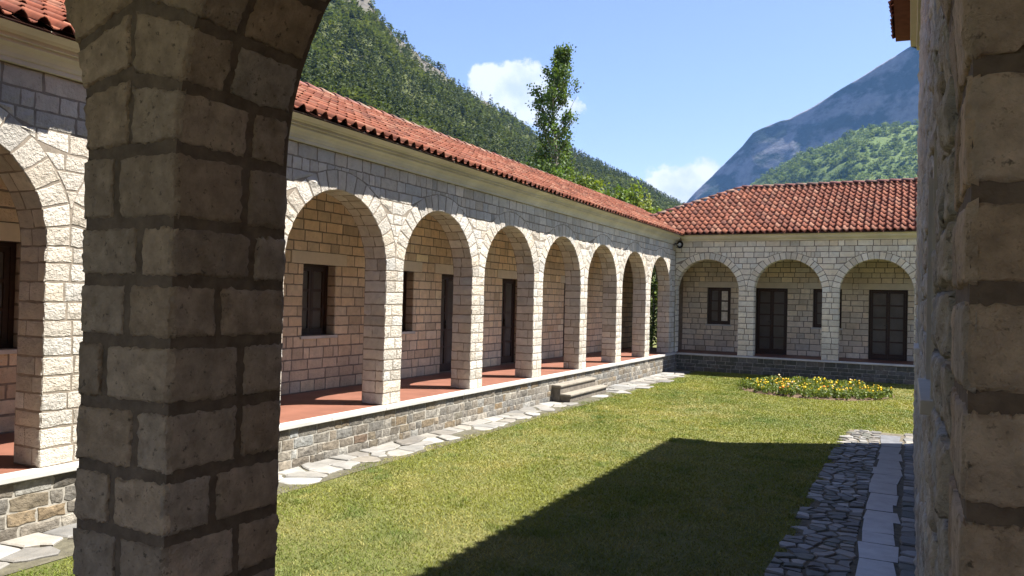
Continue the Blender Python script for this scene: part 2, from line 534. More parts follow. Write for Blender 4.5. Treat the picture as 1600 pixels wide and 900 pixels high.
def arcade(P, u0, u1, top, arches, ring, thick, rows, lo, hi, g, proud, tint, nv, jambs=(-1, 1), st=None, vs=None, depthcut=2):
    """front stones, voussoirs, soffit and jamb stones of an arcaded wall. arches: (ua, ub, spring)"""
    st = st or Stones(); vs = vs or Stones()
    spring = arches[0][2]
    cs = [((a + b) / 2, (b - a) / 2) for a, b, _ in arches]

    def half(Rr, v, mid):
        if v <= spring + 1e-6: return Rr
        e = (Rr + ring) ** 2 - (v - spring) ** 2
        return min(math.sqrt(e), mid) if e > 0 else 0.0

    for v0, v1 in zip(rows, rows[1:]):
        # solid intervals between arches
        below = v1 <= spring + 1e-6
        if v0 >= spring + max(r for _, r in cs) + ring - 1e-6:
            iv = [(u0, u0, u1, u1)]
        else:
            iv = []; L = (u0, u0)
            for i, (c, r) in enumerate(cs):
                h0 = r if below else half(r, max(v0, spring + 1e-4), 9); h1 = r if below else half(r, v1, 9)
                iv.append((*L, c - h0, c - h1)); L = (c + h0, c + h1)
            iv.append((*L, u1, u1))
        tops = [(c, r + ring) for c, r in cs if not below and v0 - spring > .62 * (r + ring) and v0 < spring + r + ring]
        if tops:
            def arc(u):
                return max([v0] + [spring + math.sqrt(max(0, q * q - (u - c) ** 2)) for c, q in tops if abs(u - c) < q])
            js = [u0]
            while js[-1] < u1 - .1:
                u = js[-1]; near = min(abs(u - c) for c, _ in tops)
                js.append(min(u1, u + (R.uniform(.10, .17) if near < .85 else R.uniform(lo, hi))))
            for x, y in zip(js, js[1:]):
                a0, a1 = arc(x + .004), arc(y - .004)
                if v1 - min(a0, a1) < .035: continue
                a0, a1 = min(a0, v1 - .018), min(a1, v1 - .018)
                uv_stone(st, P, (x, a0), (y, a1), (y, v1), (x, v1), g, tint(), proud * R.uniform(.7, 1.35))
            continue
        for L0, L1, R0, R1 in iv:
            if L0 > R0: m = (L0 + R0) / 2; L0 = R0 = m
            if L1 > R1: m = (L1 + R1) / 2; L1 = R1 = m
            A, B = min(L0, L1), max(R0, R1)
            if B - A < .05: continue
            js = [A] + [j for j in run_joints(A, B, lo, hi)[1:] if A + .09 < j < B - .09] + [B]
            if below and B - A < .6 and len(js) == 2 and R.random() < (1 if depthcut > 2 else .75): js = [A, A + (B - A) * R.choice([.36, .4, .6, .64]), B]
            for x, y in zip(js, js[1:]):
                c = lambda u, l, r: min(max(u, l), r)
                bl, br, tl, tr = c(x, L0, R0), c(y, L0, R0), c(x, L1, R1), c(y, L1, R1)
                if (br - bl) < .05 and (tr - tl) < .05: continue
                pr = proud * R.uniform(.7, 1.35)
                uv_stone(st, P, (bl, v0), (br, v0), (tr, v1), (tl, v1), g, tint(), pr,
                         (.006 if below and x == A and x > u0 + .01 else 0, .006 if below and y == B and y < u1 - .01 else 0))
    for i, (c, r) in enumerate(cs):
        ml = (c - (cs[i - 1][0] + cs[i - 1][1] + c - r) / 2) if i > 0 else r + max(.02, min(ring, (c - r) - u0))
        mr = ((c + r + cs[i + 1][0] - cs[i + 1][1]) / 2 - c) if i < len(cs) - 1 else r + max(.02, min(ring, u1 - (c + r)))
        ed = np.linspace(0, math.pi, nv + 1) + np.concatenate([[0], np.array([R.uniform(-.02, .02) for _ in range(nv - 1)]), [0]])
        for k in range(nv):
            t0, t1 = ed[k], ed[k + 1]

            def pt(t, rad):
                return (c + rad * math.cos(t), spring + rad * math.sin(t))

            def ro(t):
                lim = mr if math.cos(t) > 0 else ml
                return min(r + ring, max(r + .05, lim / max(abs(math.cos(t)), 1e-3)))
            ga = g / r
            q = [P(*pt(t0 + ga, r - .004)), P(*pt(t0 + ga, ro(t0 + ga) - g * .7)), P(*pt(t1 - ga, ro(t1 - ga) - g * .7)), P(*pt(t1 - ga, r - .004))]
            nn = np.cross(q[1] - q[0], q[3] - q[0])
            if nn @ P.n < 0: q = [q[1], q[0], q[3], q[2]]
            vs.add(q, P.n, tint(), proud * R.uniform(.9, 1.5))
            # soffit
            tm = (t0 + t1) / 2
            nrm = P.u * -math.cos(tm) + P.z * -math.sin(tm)
            if depthcut == 1: cuts = [0, 1]
            else: cuts = [0, R.choice([.36, .42, .55, .62]), 1]
            for a, b in zip(cuts, cuts[1:]):
                d0 = .006 - a * thick - (g if a > 0 else 0); d1 = -b * thick + g
                q = [P(*pt(t0 + ga, r), d0), P(*pt(t1 - ga, r), d0), P(*pt(t1 - ga, r), d1), P(*pt(t0 + ga, r), d1)]
                nn = np.cross(q[1] - q[0], q[3] - q[0])
                if nn @ nrm < 0: q = [q[1], q[0], q[3], q[2]]
                st.add(q, nrm, tint(), proud * R.uniform(.5, .9))
        # jambs
        for side in jambs:
            uu = c - r if side > 0 else c + r      # side +1: jamb face looks along +u
            for v0, v1 in zip(rows, rows[1:]):
                if v1 > spring + 1e-6: break
                cuts = [0, R.choice([.3, .38, .6, .68]), 1] if R.random() < .7 or depthcut > 2 else [0, 1]
                nrm = P.u * side
                for a, b in zip(cuts, cuts[1:]):
                    d0 = .006 - a * thick - (g if a > 0 else 0); d1 = -b * thick + (g if b < 1 else 0)
                    q = [P(uu, v0 + g, d0), P(uu, v0 + g, d1), P(uu, v1 - g, d1), P(uu, v1 - g, d0)]
                    nn = np.cross(q[1] - q[0], q[3] - q[0])
                    if nn @ nrm < 0: q = [q[1], q[0], q[3], q[2]]
                    st.add(q, nrm, tint(), proud * R.uniform(.6, 1.1))
    return st, vs


def arcade_core(P, u0, u1, bot, top, arches, thick, mat, parent, name='facade'):
    mb = MB(); f = lambda u, v, d=0.0: P(u, v, d)

    def slab(ua, ub, va0, va1, top0, top1):
        mb.quad(f(ua, va0), f(ub, va1), f(ub, top1), f(ua, top0))
        mb.quad(f(ua, va0, -thick), f(ua, top0, -thick), f(ub, top1, -thick), f(ub, va1, -thick))
        mb.quad(f(ua, va0), f(ua, va0, -thick), f(ub, va1, -thick), f(ub, va1))
    cur = u0
    for a, b, sp in arches:
        slab(cur, a, bot, bot, top, top)
        r, c = (b - a) / 2, (a + b) / 2
        mb.quad(f(a, bot), f(a, sp), f(a, sp, -thick), f(a, bot, -thick))
        mb.quad(f(b, bot), f(b, bot, -thick), f(b, sp, -thick), f(b, sp))
        n = 28
        for k in range(n):
            t0, t1 = math.pi * (1 - k / n), math.pi * (1 - (k + 1) / n)
            slab(c + r * math.cos(t0), c + r * math.cos(t1), sp + r * math.sin(t0), sp + r * math.sin(t1), top, top)
        cur = b
    slab(cur, u1, bot, bot, top, top)
    mb.quad(f(u0, top), f(u1, top), f(u1, top, -thick), f(u0, top, -thick))
    mb.quad(f(u0, bot), f(u0, bot, -thick), f(u0, top, -thick), f(u0, top))
    mb.quad(f(u1, bot), f(u1, top), f(u1, top, -thick), f(u1, bot, -thick))
    return mb.build(name, mat, parent)


def holed_wall(P, u0, u1, v0, v1, holes, reveal, mat, parent, name, back=None):
    """wall face with rectangular holes and their reveals"""
    mb = MB()
    us = sorted({u0, u1, *[x for h in holes for x in h[:2]]}); vs = sorted({v0, v1, *[x for h in holes for x in h[2:4]]})
    for a, b in zip(us, us[1:]):
        for c, d in zip(vs, vs[1:]):
            um, vm = (a + b) / 2, (c + d) / 2
            if any(h[0] < um < h[1] and h[2] < vm < h[3] for h in holes): continue
            mb.quad(P(a, c), P(b, c), P(b, d), P(a, d))
    for a, b, c, d in [h[:4] for h in holes]:
        mb.quad(P(a, c), P(a, d), P(a, d, -reveal), P(a, c, -reveal)); mb.quad(P(b, c), P(b, c, -reveal), P(b, d, -reveal), P(b, d))
        mb.quad(P(a, d), P(b, d), P(b, d, -reveal), P(a, d, -reveal)); mb.quad(P(a, c), P(a, c, -reveal), P(b, c, -reveal), P(b, c))
    if back:
        mb.quad(P(u0, v0, -back), P(u0, v1, -back), P(u1, v1, -back), P(u1, v0, -back))
        mb.quad(P(u0, v1), P(u1, v1), P(u1, v1, -back), P(u0, v1, -back))
        mb.quad(P(u0, v0), P(u0, v0, -back), P(u0, v1, -back), P(u0, v1)); mb.quad(P(u1, v0), P(u1, v1), P(u1, v1, -back), P(u1, v0, -back))
    return mb.build(name, mat, parent)


def joinery(P, ua, ub, va, vb, rows, parent, kind, inset=0.17, lit=None, sill=True):
    """two-leaf glazed door or window set back in its opening: frame, two leaves, panes, handle, sill"""
    fw = .055
    mb = MB()
    mb.frame_box(P, ua, ua + fw, va, vb, -inset - .07, -inset)
    mb.frame_box(P, ub - fw, ub, va, vb, -inset - .07, -inset)
    mb.frame_box(P, ua + fw, ub - fw, vb - fw, vb, -inset - .07, -inset)
    if kind == 'window': mb.frame_box(P, ua + fw, ub - fw, va, va + fw, -inset - .07, -inset)
    root = mb.build(kind, WOOD, parent)
    b0 = va + (fw if kind == 'window' else .015)
    um = (ua + ub) / 2
    for li, (a, b) in enumerate(((ua + fw + .003, um - .002), (um + .002, ub - fw - .003))):
        m = MB(); sw = .058; rail = .16 if kind == 'door' else .06
        d0, d1 = -inset - .055, -inset - .012
        m.frame_box(P, a, a + sw, b0, vb - fw - .003, d0, d1); m.frame_box(P, b - sw, b, b0, vb - fw - .003, d0, d1)
        m.frame_box(P, a + sw, b - sw, b0, b0 + rail, d0, d1); m.frame_box(P, a + sw, b - sw, vb - fw - .003 - sw, vb - fw - .003, d0, d1)
        lo, hi = b0 + rail, vb - fw - .003 - sw
        ph = (hi - lo) / rows
        for k in range(1, rows):
            m.frame_box(P, a + sw, b - sw, lo + k * ph - .023, lo + k * ph + .023, d0, d1 - .004)
        m.build('leaf', WOOD, root)
        for k in range(rows):
            pm = MB().frame_box(P, a + sw - .004, b - sw + .004, lo + k * ph + .008, lo + (k + 1) * ph - .008, d0 + .016, d0 + .022)
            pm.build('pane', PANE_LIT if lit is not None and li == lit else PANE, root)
    if kind == 'door':
        MB().frame_box(P, um - .045, um - .03, (va + vb) / 2 - .12, (va + vb) / 2 + .06, -inset - .012, -inset + .012).frame_box(P, um - .12, um - .03, (va + vb) / 2 - .03, (va + vb) / 2 - .012, -inset + .012, -inset + .03).build('handle', BLACK, root)
    elif sill:
        MB().frame_box(P, ua - .05, ub + .05, va - .05, va - .002, -inset - .06, .045).build('sill', MARBLE, root, bevel=.004)
    return root


# ------------------------------------------------------------------ roof tiles
TW, TE = 0.193, 0.36


def tile_variants(n=7):
    out = []
    for k in range(n):
        g = np.random.default_rng(100 + k)
        ns = 9; u = np.linspace(0, 1, ns)
        hgt = np.where(u < .6, .062 * np.sin(np.pi * u / .6), -.016 * np.sin(np.pi * (u - .6) / .4)) + g.normal(0, .0015, ns)
        L = TE + .05
        v = []
        for j, (y, lift) in enumerate(((0, .034), (L, .004))):
            v += [((uu - .5) * TW * 1.01, y, hh + lift) for uu, hh in zip(u, hgt)]
        v += [((uu - .5) * TW * 1.01, .002, hh + .034 - .016) for uu, hh in zip(u, hgt)]
        f = [(i, i + 1, ns + i + 1, ns + i) for i in range(ns - 1)] + [(2 * ns + i, 2 * ns + i + 1, i + 1, i) for i in range(ns - 1)]
        base = [(0.20, 0.060, 0.031), (0.18, 0.054, 0.028), (0.225, 0.074, 0.039), (0.16, 0.049, 0.027), (0.205, 0.082, 0.048), (0.26, 0.115, 0.07), (0.14, 0.047, 0.029)][k % 7]
        out.append((np.array(v), np.array(f), base))
    return out


TV = tile_variants()
TVM = []
for _v, _fc, _b in TV:
    _me = make_mesh('roof_tile', _v, _fc, _b); _me.materials.append(TILE); TVM.append(_me)


def tile_slope(part, eave0, udir, upslope, ncol, nrow, keep, limit=300):
    """lay tiles: eave0 = start of the eave line, udir along the eave, upslope = unit vector up the slope"""
    eave0, udir, upslope = (np.array(x, float) for x in (eave0, udir, upslope))
    nrm = np.cross(udir, upslope)
    if nrm[2] < 0: nrm = -nrm
    items = []
    for r in range(nrow):
        for c in range(ncol):
            o = eave0 + udir * (c + .5) * TW + upslope * (r * TE) + udir * R.gauss(0, .005) + upslope * R.gauss(0, .007) + nrm * (R.uniform(-.003, .008) + .012 * math.sin(c * .045 + r * .2))
            if not keep(o + upslope * TE * .5, r): continue
            items.append((o, R.choice([0, 0, 1, 1, 2, 2, 3, 3, 4, 5, 6]), R.gauss(0, .022)))
    cen = np.array([o + upslope * TE / 2 for o, _, _ in items])
    pr = project(cen)
    vis = (pr[:, 2] > .5) & (pr[:, 0] > 0) & (pr[:, 0] < 1600) & (pr[:, 1] > 0) & (pr[:, 1] < 900) & (((CAM - cen) @ nrm) > 0)
    area = np.where(vis, ((CAM - cen) @ nrm) / np.linalg.norm(CAM - cen, axis=1) ** 3, 0)
    # hidden behind the pillar close to the lens: leave those to the joined rest
    area = np.where((pr[:, 0] > 135) & (pr[:, 0] < 455), 0, area)
    order = np.argsort(-area)
    top = {int(i) for i in order[:limit] if area[i] > 0}
    side = 1 if np.cross(udir, upslope)[2] > 0 else -1
    V, F, T, n = [], [], [], 0
    for i, (o, k, rot) in enumerate(items):
        c, s = math.cos(rot), math.sin(rot)
        x = (udir * c + upslope * s) * side; y = upslope * c - udir * s
        if i in top:
            ob = link('roof_tile', TVM[k], TILE, part)
            mm = Matrix.Identity(4)
            for a in range(3): mm[a][0], mm[a][1], mm[a][2], mm[a][3] = x[a], y[a], nrm[a], o[a]
            ob.matrix_parent_inverse = Matrix.Identity(4)
            ob.matrix_local = mm
        else:
            v, f, b = TV[k]
            V.append(o + v[:, :1] * x + v[:, 1:2] * y + v[:, 2:] * nrm); F.append(f + n); n += len(v); T.append(np.tile(b, (len(v), 1)))
    if V:
        o = link('tile_courses', make_mesh('tile_courses', np.concatenate(V), np.concatenate(F), np.concatenate(T)), TILE, part)
        tag(o, kind='stuff')


def ridge_caps(part, a, b, step=.36, rad=.10):
    a, b = np.array(a, float), np.array(b, float)
    L = np.linalg.norm(b - a); t = (b - a) / L; n = max(1, int(L / step))
    side = np.cross(t, (0, 0, 1)); side /= np.linalg.norm(side); up = np.cross(side, t)
    for k in range(n):
        p = a + t * (k * L / n); q = a + t * ((k + 1.12) * L / n); v, f = [], []
        ns = 7
        for pp, rr, lf in ((p, rad * 1.08, .03), (q, rad * .94, .0)):
            for i in range(ns):
                an = math.pi * i / (ns - 1)
                v.append(pp + side * rr * math.cos(an) + up * (rr * .8 * math.sin(an) - .03 + lf))
        for i in range(ns - 1): f.append((i, i + 1, ns + i + 1, ns + i))
        for i in range(ns): v.append(v[i] - up * .02)
        for i in range(ns - 1): f.append((2 * ns + i, 2 * ns + i + 1, i + 1, i))
        link('ridge_tile', make_mesh('ridge_tile', v, f, lime_tint(R.choice([(0.23, .085, .055), (.27, .12, .08), (.20, .08, .055), (.28, .18, .13)]), .1, .03)), TILE, part)


def extrude_profile(name, prof, P, u0, u1, mat, parent):
    mb = MB()
    for (d0, v0), (d1, v1) in zip(prof, prof[1:]):
        mb.quad(P(u0, v0, d0), P(u1, v0, d0), P(u1, v1, d1), P(u0, v1, d1))
    for u in (u0, u1):
        for (d0, v0), (d1, v1) in zip(prof[1:-1], prof[2:]):
            mb.quad(P(u, prof[0][1], prof[0][0]), P(u, v0, d0), P(u, v1, d1), P(u, v1, d1))
    return mb.build(name, mat, parent)


CORNICE = [(0, 3.50), (.045, 3.50), (.045, 3.54), (.06, 3.545), (.07, 3.575), (.10, 3.61), (.15, 3.635), (.15, 3.665), (.185, 3.665), (.185, 3.70), (.20, 3.705), (.225, 3.735), (.27, 3.75), (.27, 3.79), (0, 3.80)]
GROUND = -0.55
# E-O-HELPERS

# ------------------------------------------------------------------ ground and paving
def ground():
    g = MB()
    n = 24; rad = [0, 14, 40, 120, 400, 1200, 5000]
    pts = [[(r * math.cos(2 * math.pi * k / n), 12 + r * math.sin(2 * math.pi * k / n), GROUND) for k in range(n)] for r in rad]
    for a, b in zip(pts[1:], pts[2:]):
        for k in range(n):
            g.quad(a[k], b[k], b[(k + 1) % n], a[(k + 1) % n])
    g.v.append((0, 12, GROUND)); c = len(g.v) - 1
    for k in range(0, n, 2):
        i = len(g.v); g.v += [pts[1][k], pts[1][(k + 1) % n], pts[1][(k + 2) % n]]; g.f.append((c, i, i + 1, i + 2))
    m, nt, b = new_mat('turf')
    c1 = mixc(nt, remap(nt, pos_noise(nt, 0.9, 6, .6), .35, .65, 0, 1), (0.09, 0.105, 0.026), (0.16, 0.15, 0.05))
    c2 = mixc(nt, remap(nt, pos_noise(nt, 30, 4, .7), .4, .7, 0, .7), c1, (0.05, 0.06, 0.018))
    nt.links.new(c2, b.inputs['Base Color'])
    bump(nt, b, pos_noise(nt, 60, 4, .7), .8, .03)
    o = g.build('ground', m)
    tag(o, kind='structure')


ground()


def clip_poly(poly, p, n):
    out = []
    for i in range(len(poly)):
        a, b = poly[i], poly[(i + 1) % len(poly)]
        da, db = (a[0] - p[0]) * n[0] + (a[1] - p[1]) * n[1], (b[0] - p[0]) * n[0] + (b[1] - p[1]) * n[1]
        if da <= 0: out.append(a)
        if da * db < 0:
            t = da / (da - db); out.append((a[0] + (b[0] - a[0]) * t, a[1] + (b[1] - a[1]) * t))
    return out


def crazy_paving(x0, x1, y0, y1, size, parent, tint, keep=lambda x, y: True, gap=.012, top=.03, stretch=1.0):
    """irregular flagstones: jittered-grid Voronoi cells, each a bevelled slab"""
    seeds = []
    nx = max(1, round((x1 - x0) / size)); ny = max(1, round((y1 - y0) / (size * stretch)))
    for j in range(ny):
        for i in range(nx):
            seeds.append((x0 + (i + .5 + R.uniform(-.42, .42)) * (x1 - x0) / nx, y0 + (j + .5 + R.uniform(-.42, .42)) * (y1 - y0) / ny))
    S = np.array(seeds)
    for k, s in enumerate(seeds):
        if not keep(*s): continue
        poly = [(x0, y0), (x1, y0), (x1, y1), (x0, y1)]
        d = np.hypot(*(S - S[k]).T)
        for j in np.argsort(d)[1:14]:
            nx_, ny_ = S[j] - S[k]; l = math.hypot(nx_, ny_)
            m = ((S[j] + S[k]) / 2 - np.array([nx_, ny_]) / l * gap)
            poly = clip_poly(poly, m, (nx_, ny_))
            if len(poly) < 3: break
        if len(poly) < 3: continue
        # break up long straight edges
        pp = []
        for i in range(len(poly)):
            a, b = np.array(poly[i]), np.array(poly[(i + 1) % len(poly)])
            L = np.linalg.norm(b - a)
            if L < .02: continue
            pp.append(a + np.array([R.gauss(0, .006), R.gauss(0, .006)]))
            if L > .14: pp.append((a + b) / 2 + np.array([R.gauss(0, .014), R.gauss(0, .014)]))
        if len(pp) < 3: continue
        c = sum(pp) / len(pp); n = len(pp)
        tz = GROUND + top + R.uniform(-.008, .008); sx, sy = R.gauss(0, .02), R.gauss(0, .02)
        hz = lambda q: tz + (q[0] - c[0]) * sx + (q[1] - c[1]) * sy
        v = [(q[0], q[1], GROUND - .01) for q in pp] + [(q[0], q[1], hz(q) - .01) for q in pp]
        inn = [c + (q - c) * .90 for q in pp]
        v += [(q[0], q[1], hz(q) + R.uniform(-.002, .003)) for q in inn] + [(c[0], c[1], tz + .002)]
        f = []
        for i in range(n):
            j = (i + 1) % n
            f += [(i, j, n + j, n + i), (n + i, n + j, 2 * n + j, 2 * n + i), (2 * n + i, 2 * n + j, 3 * n, 3 * n)]
        f = [(a, b, cc, dd) for a, b, cc, dd in f]
        quads = [q for q in f if q[2] != q[3]]; tris = [q[:3] for q in f if q[2] == q[3]]
        me = bpy.data.meshes.new('flagstone'); me.from_pydata([tuple(map(float, p)) for p in v], [], quads + tris)
        t = tint(); a = me.attributes.new('tint', 'FLOAT_COLOR', 'POINT')
        a.data.foreach_set('color', np.tile(np.array([*t, 1], np.float32), len(v)))
        me.update()
        link('flagstone', me, FLAG, parent)


JOINT = mat_plain('paving_joint', (0.10, 0.085, 0.06), 0.95, .35, 15, (40, .7, .015))
JOINT_PALE = mat_plain('paving_joint_pale', (0.085, 0.078, 0.055), 0.95, .35, 12, (40, .7, .015))
SPECK = None


def ragged(y, seed, amp=.1):
    return amp * float(fbm(np.array([[y * 2.1, seed, 0.0]]), seed, 3)[0]) * 2


def paths():
    p = MB().quad((-.93, 2.3, GROUND + .006), (.098, 2.3, GROUND + .006), (.098, 14.8, GROUND + .006), (-.93, 14.8, GROUND + .006)).build('path', JOINT)
    tag(p, kind='structure')
    dk = lambda: lime_tint(R.choice([(0.15, 0.14, 0.122), (0.115, 0.107, 0.096), (0.20, 0.188, 0.168), (0.25, 0.235, 0.21), (0.09, 0.083, 0.072)]), .14, .03)
    crazy_paving(-1.0, -.40, 4.6, 14.85, .165, p, dk, lambda x, y: x > -.93 + ragged(y, 5, .09), .011, .018, .8)
    crazy_paving(-.04, .09, 4.6, 14.85, .13, p, dk, gap=.012, top=.018, stretch=1.6)
    y = 4.6
    while y < 14.3:
        L = R.uniform(.34, .62); w0, w1 = -.385 + R.uniform(-.02, .02), -.075 + R.uniform(-.03, .02)
        m = MB(); q = [(w0, y + .004), (w1, y + .004), (w1 + R.uniform(-.03, .03), y + L - .004), (w0 + R.uniform(-.025, .025), y + L - .004)]
        q[0] = (q[0][0] + R.uniform(-.02, .02), q[0][1] + R.uniform(-.012, .012)); q[1] = (q[1][0] + R.uniform(-.03, .03), q[1][1] + R.uniform(-.012, .012))
        zt = GROUND + .016 + R.uniform(-.0015, .0015)
        m.quad(*[(a, b, zt + R.uniform(-.001, .001)) for a, b in q])
        for (a, b), (c, d) in zip(q, q[1:] + q[:1]): m.quad((a, b, GROUND - .01), (c, d, GROUND - .01), (c, d, zt), (a, b, zt))
        m.build('slab', BLUESLAB, p)
        y += L
    s = MB().quad((-6.715, 1.5, GROUND + .006), (-5.95, 1.5, GROUND + .006), (-5.95, 24.4, GROUND + .006), (-6.715, 24.4, GROUND + .006)).build('footpath', JOINT_PALE)
    tag(s, kind='structure')
    pale = lambda: lime_tint(R.choice([(0.24, 0.23, 0.21), (0.20, 0.19, 0.17), (0.27, 0.26, 0.24), (0.16, 0.15, 0.135)]), .07, .02)
    wd = lambda y: -6.08 + ragged(y, 8, .13) + (.18 if y > 17.2 else 0)
    crazy_paving(-6.71, -5.75, 1.6, 24.2, .30, s, pale,
                 lambda x, y: x < wd(y) - .05 and not (14.9 < y < 17.3 and x < -6.25), .014, .022, 1.1)


paths()


# ------------------------------------------------------------------ west wing (long arcade on the left of the photo)
AX, YA, PW, SP, PD = -6.8137, 9.6126, 0.4254, 2.5, 0.386
WALLX = -8.75


def coping(P, u0, u1, d0, d1, parent):
    u = u0
    while u < u1 - .05:
        L = min(R.uniform(.9, 1.3), u1 - u)
        MB().frame_box(P, u + .002, u + L - .002, -.048, .004, d0, d1).build('coping_slab', MARBLE, parent, bevel=.006)
        u += L


def lintel(P, ua, ub, z, parent, ex=.28, h=.2):
    return MB().frame_box(P, ua - ex, ub + ex, z, z + h, -.17, .016).build('lintel', mat_lintel, parent, bevel=.006)


mat_lintel = mat_plain('lintel_stone', (0.56, 0.50, 0.40), .9, .08, 5, (30, .25, .006))


def west_wing():
    t = thing('arcade_wing', (AX, 12, GROUND), 'long white stone arcade wing with sunlit round arches and red tiled roof', 'building')
    P = Plane((AX, 0, 0), (0, 1, 0), (1, 0, 0))
    arches = [(YA + k * SP, YA - PW + (k + 1) * SP, 1.973) for k in range(-4, 6)]
    top = 3.60
    fac = arcade_core(P, -1.0, 24.80, 0.004, top, arches, PD, MORTAR, t)
    rows = courses(0.006, 3.50, .15, .19, (1.973,))
    st, vs = arcade(P, -1.0, 24.80, top, arches, .26, PD, rows, .17, .45, .0055, .0035, lime_tint, 19, (-1,))
    # gallery wall
    PG = Plane((WALLX, 0, 0), (0, 1, 0), (1, 0, 0))
    ops = [(4.42, 5.14, .92, 2.1, 'window'), (9.57, 10.36, .92, 2.1, 'window'), (11.92, 12.70, .92, 2.1, 'window'),
           (13.74, 14.75, 0.0, 2.1, 'door'), (16.46, 17.47, 0.0, 2.1, 'door'), (20.2, 21.2, 0.0, 2.1, 'door')]
    holes = [o[:4] for o in ops]
    gw = holed_wall(PG, -1.0, 26.9, 0.002, 3.52, holes, .24, MORTAR, t, 'gallery_wall')
    gst = Stones()
    lint = [(o[0] - .28, o[1] + .28, 2.1, 2.3) for o in ops]
    gr = courses(0.004, 3.5, .15, .19, (.92, 2.1, 2.3))
    flat_wall(gst, PG, -1.0, 26.9, gr, holes + lint, .22, .46, .007, .006, lambda: lime_tint((0.76, 0.62, 0.455)))  # stone tint warmed so the colour carries light bounced off the floor
    for a, b, c, d, kind in ops:
        lintel(PG, a, b, 2.1, gw)
        joinery(PG, a, b, c, d, 3 if kind == 'window' else 5, t, kind)
        # stones of the far reveal, which faces the viewer's side
        PRV = Plane(PG(b, 0), (-1, 0, 0), (0, -1, 0))
        for v0, v1 in zip(gr, gr[1:]):
            if c - .01 <= v0 and v1 <= d + .01: uv_stone(gst, PRV, (0, v0), (.165, v0), (.165, v1), (0, v1), .008, lime_tint((0.56, 0.48, 0.38)), .008, (.006, 0))
    # plinth and coping
    PP = Plane((-6.725, 0, 0), (0, 1, 0), (1, 0, 0))
    pl = MB().box(AX + .05, -6.725, -1.0, 24.70, GROUND - .05, -.048).build('plinth', MORTAR_PALE, t)
    pst = Stones()
    flat_wall(pst, PP, -1.0, 24.68, courses(GROUND, -.052, .11, .165), [(14.98, 17.02, -.6, -.19)], .15, .36, .005, .005, grey_tint)
    coping(P, -1.0, 24.72, -.05, .135, pl)
    MB().box(WALLX, AX - .05, -1.0, 26.9, -.3, 0.0).build('gallery_floor', TERRA, t)
    MB().box(-12.3, AX - .02, -1.0, 27.0, 3.53, 3.62).build('ceiling', CEIL, t)
    # room walls behind the gallery: outer wall and ends
    MB().box(-12.5, -12.3, -1.0, 27.0, GROUND, 3.6).box(-12.3, WALLX - .001, 26.9, 27.1, GROUND, 3.6).box(-12.3, WALLX, -1.2, -1.0, GROUND, 3.6).build('outer_wall', MORTAR, t)
    # steps down to the lawn
    stp = MB().box(-6.725, -6.53, 15.0, 17.05, GROUND, -.235).box(-6.56, -6.31, 15.02, 17.2, GROUND, -.42).build('steps', CONCRETE, t, bevel=.012)
    for (x0, x1, y0, y1, z) in ((-6.725, -6.505, 14.97, 17.08, -.19), (-6.532, -6.28, 14.99, 17.24, -.37)):
        m = MB()
        n = 10
        m.box(x0, x1, y0, y1, z - .055, z)
        o = m.build('tread', mat_tread, stp, bevel=.018)
    extrude_profile('cornice', CORNICE, P, -1.0, 24.62, PLASTER, t)
    # roof
    ex, ez, rx, rz = AX + .335, 3.76, -9.6, 5.24
    rf = MB().quad((ex + .0, -1.2, ez - .01), (rx, -1.2, rz - .01), (rx, 30, rz - .01), (ex, 30, ez - .01)).quad((rx, -1.2, rz - .01), (-12.9, -1.2, 3.7), (-12.9, 30, 3.7), (rx, 30, rz - .01)).build('roof', DECK, t)
    MB().quad((ex - .005, -1.2, ez - .014), (ex - .005, 30, ez - .014), (AX + .2, 30, ez - .04), (AX + .2, -1.2, ez - .04)).quad((AX + .2, -1.2, ez - .04), (AX + .2, 24.5, ez - .04), (AX - .3, 24.5, ez - .03), (AX - .3, -1.2, ez - .03)).build('soffit', PLASTER, t)
    up = np.array([rx - ex, 0, rz - ez]); L = np.linalg.norm(up); up /= L
    tile_slope(rf, (ex + .02, -1.2, ez), (0, 1, 0), up, int(31 / TW), int(L / TE) + 1, lambda p, r: p[0] > rx - .1)
    ridge_caps(rf, (rx, -1.2, rz + .04), (rx, 30, rz + .04))
    lay([(st, fac, 'stone', LIME, dict(rough=.0042, jit=.004, seed=1, back=.004)), (gst, gw, 'stone', LIME, dict(rough=.002, jit=.003, seed=2)),
         (pst, pl, 'stone', PLINTH, dict(rough=.0035, jit=.006, seed=3))], 300)
    lay([(vs, fac, 'voussoir', LIME, dict(rough=.0042, jit=.004, seed=4, back=.004))], 200)


mat_tread = mat_plain('worn_tread', (0.20, 0.178, 0.145), .9, .22, 9, (35, .5, .01))
west_wing()

# ------------------------------------------------------------------ north wing (facing the camera across the lawn)
BY, XB, SB, PWB = 24.8036, -4.7802, 2.4508, 0.4526
GWY = 26.49


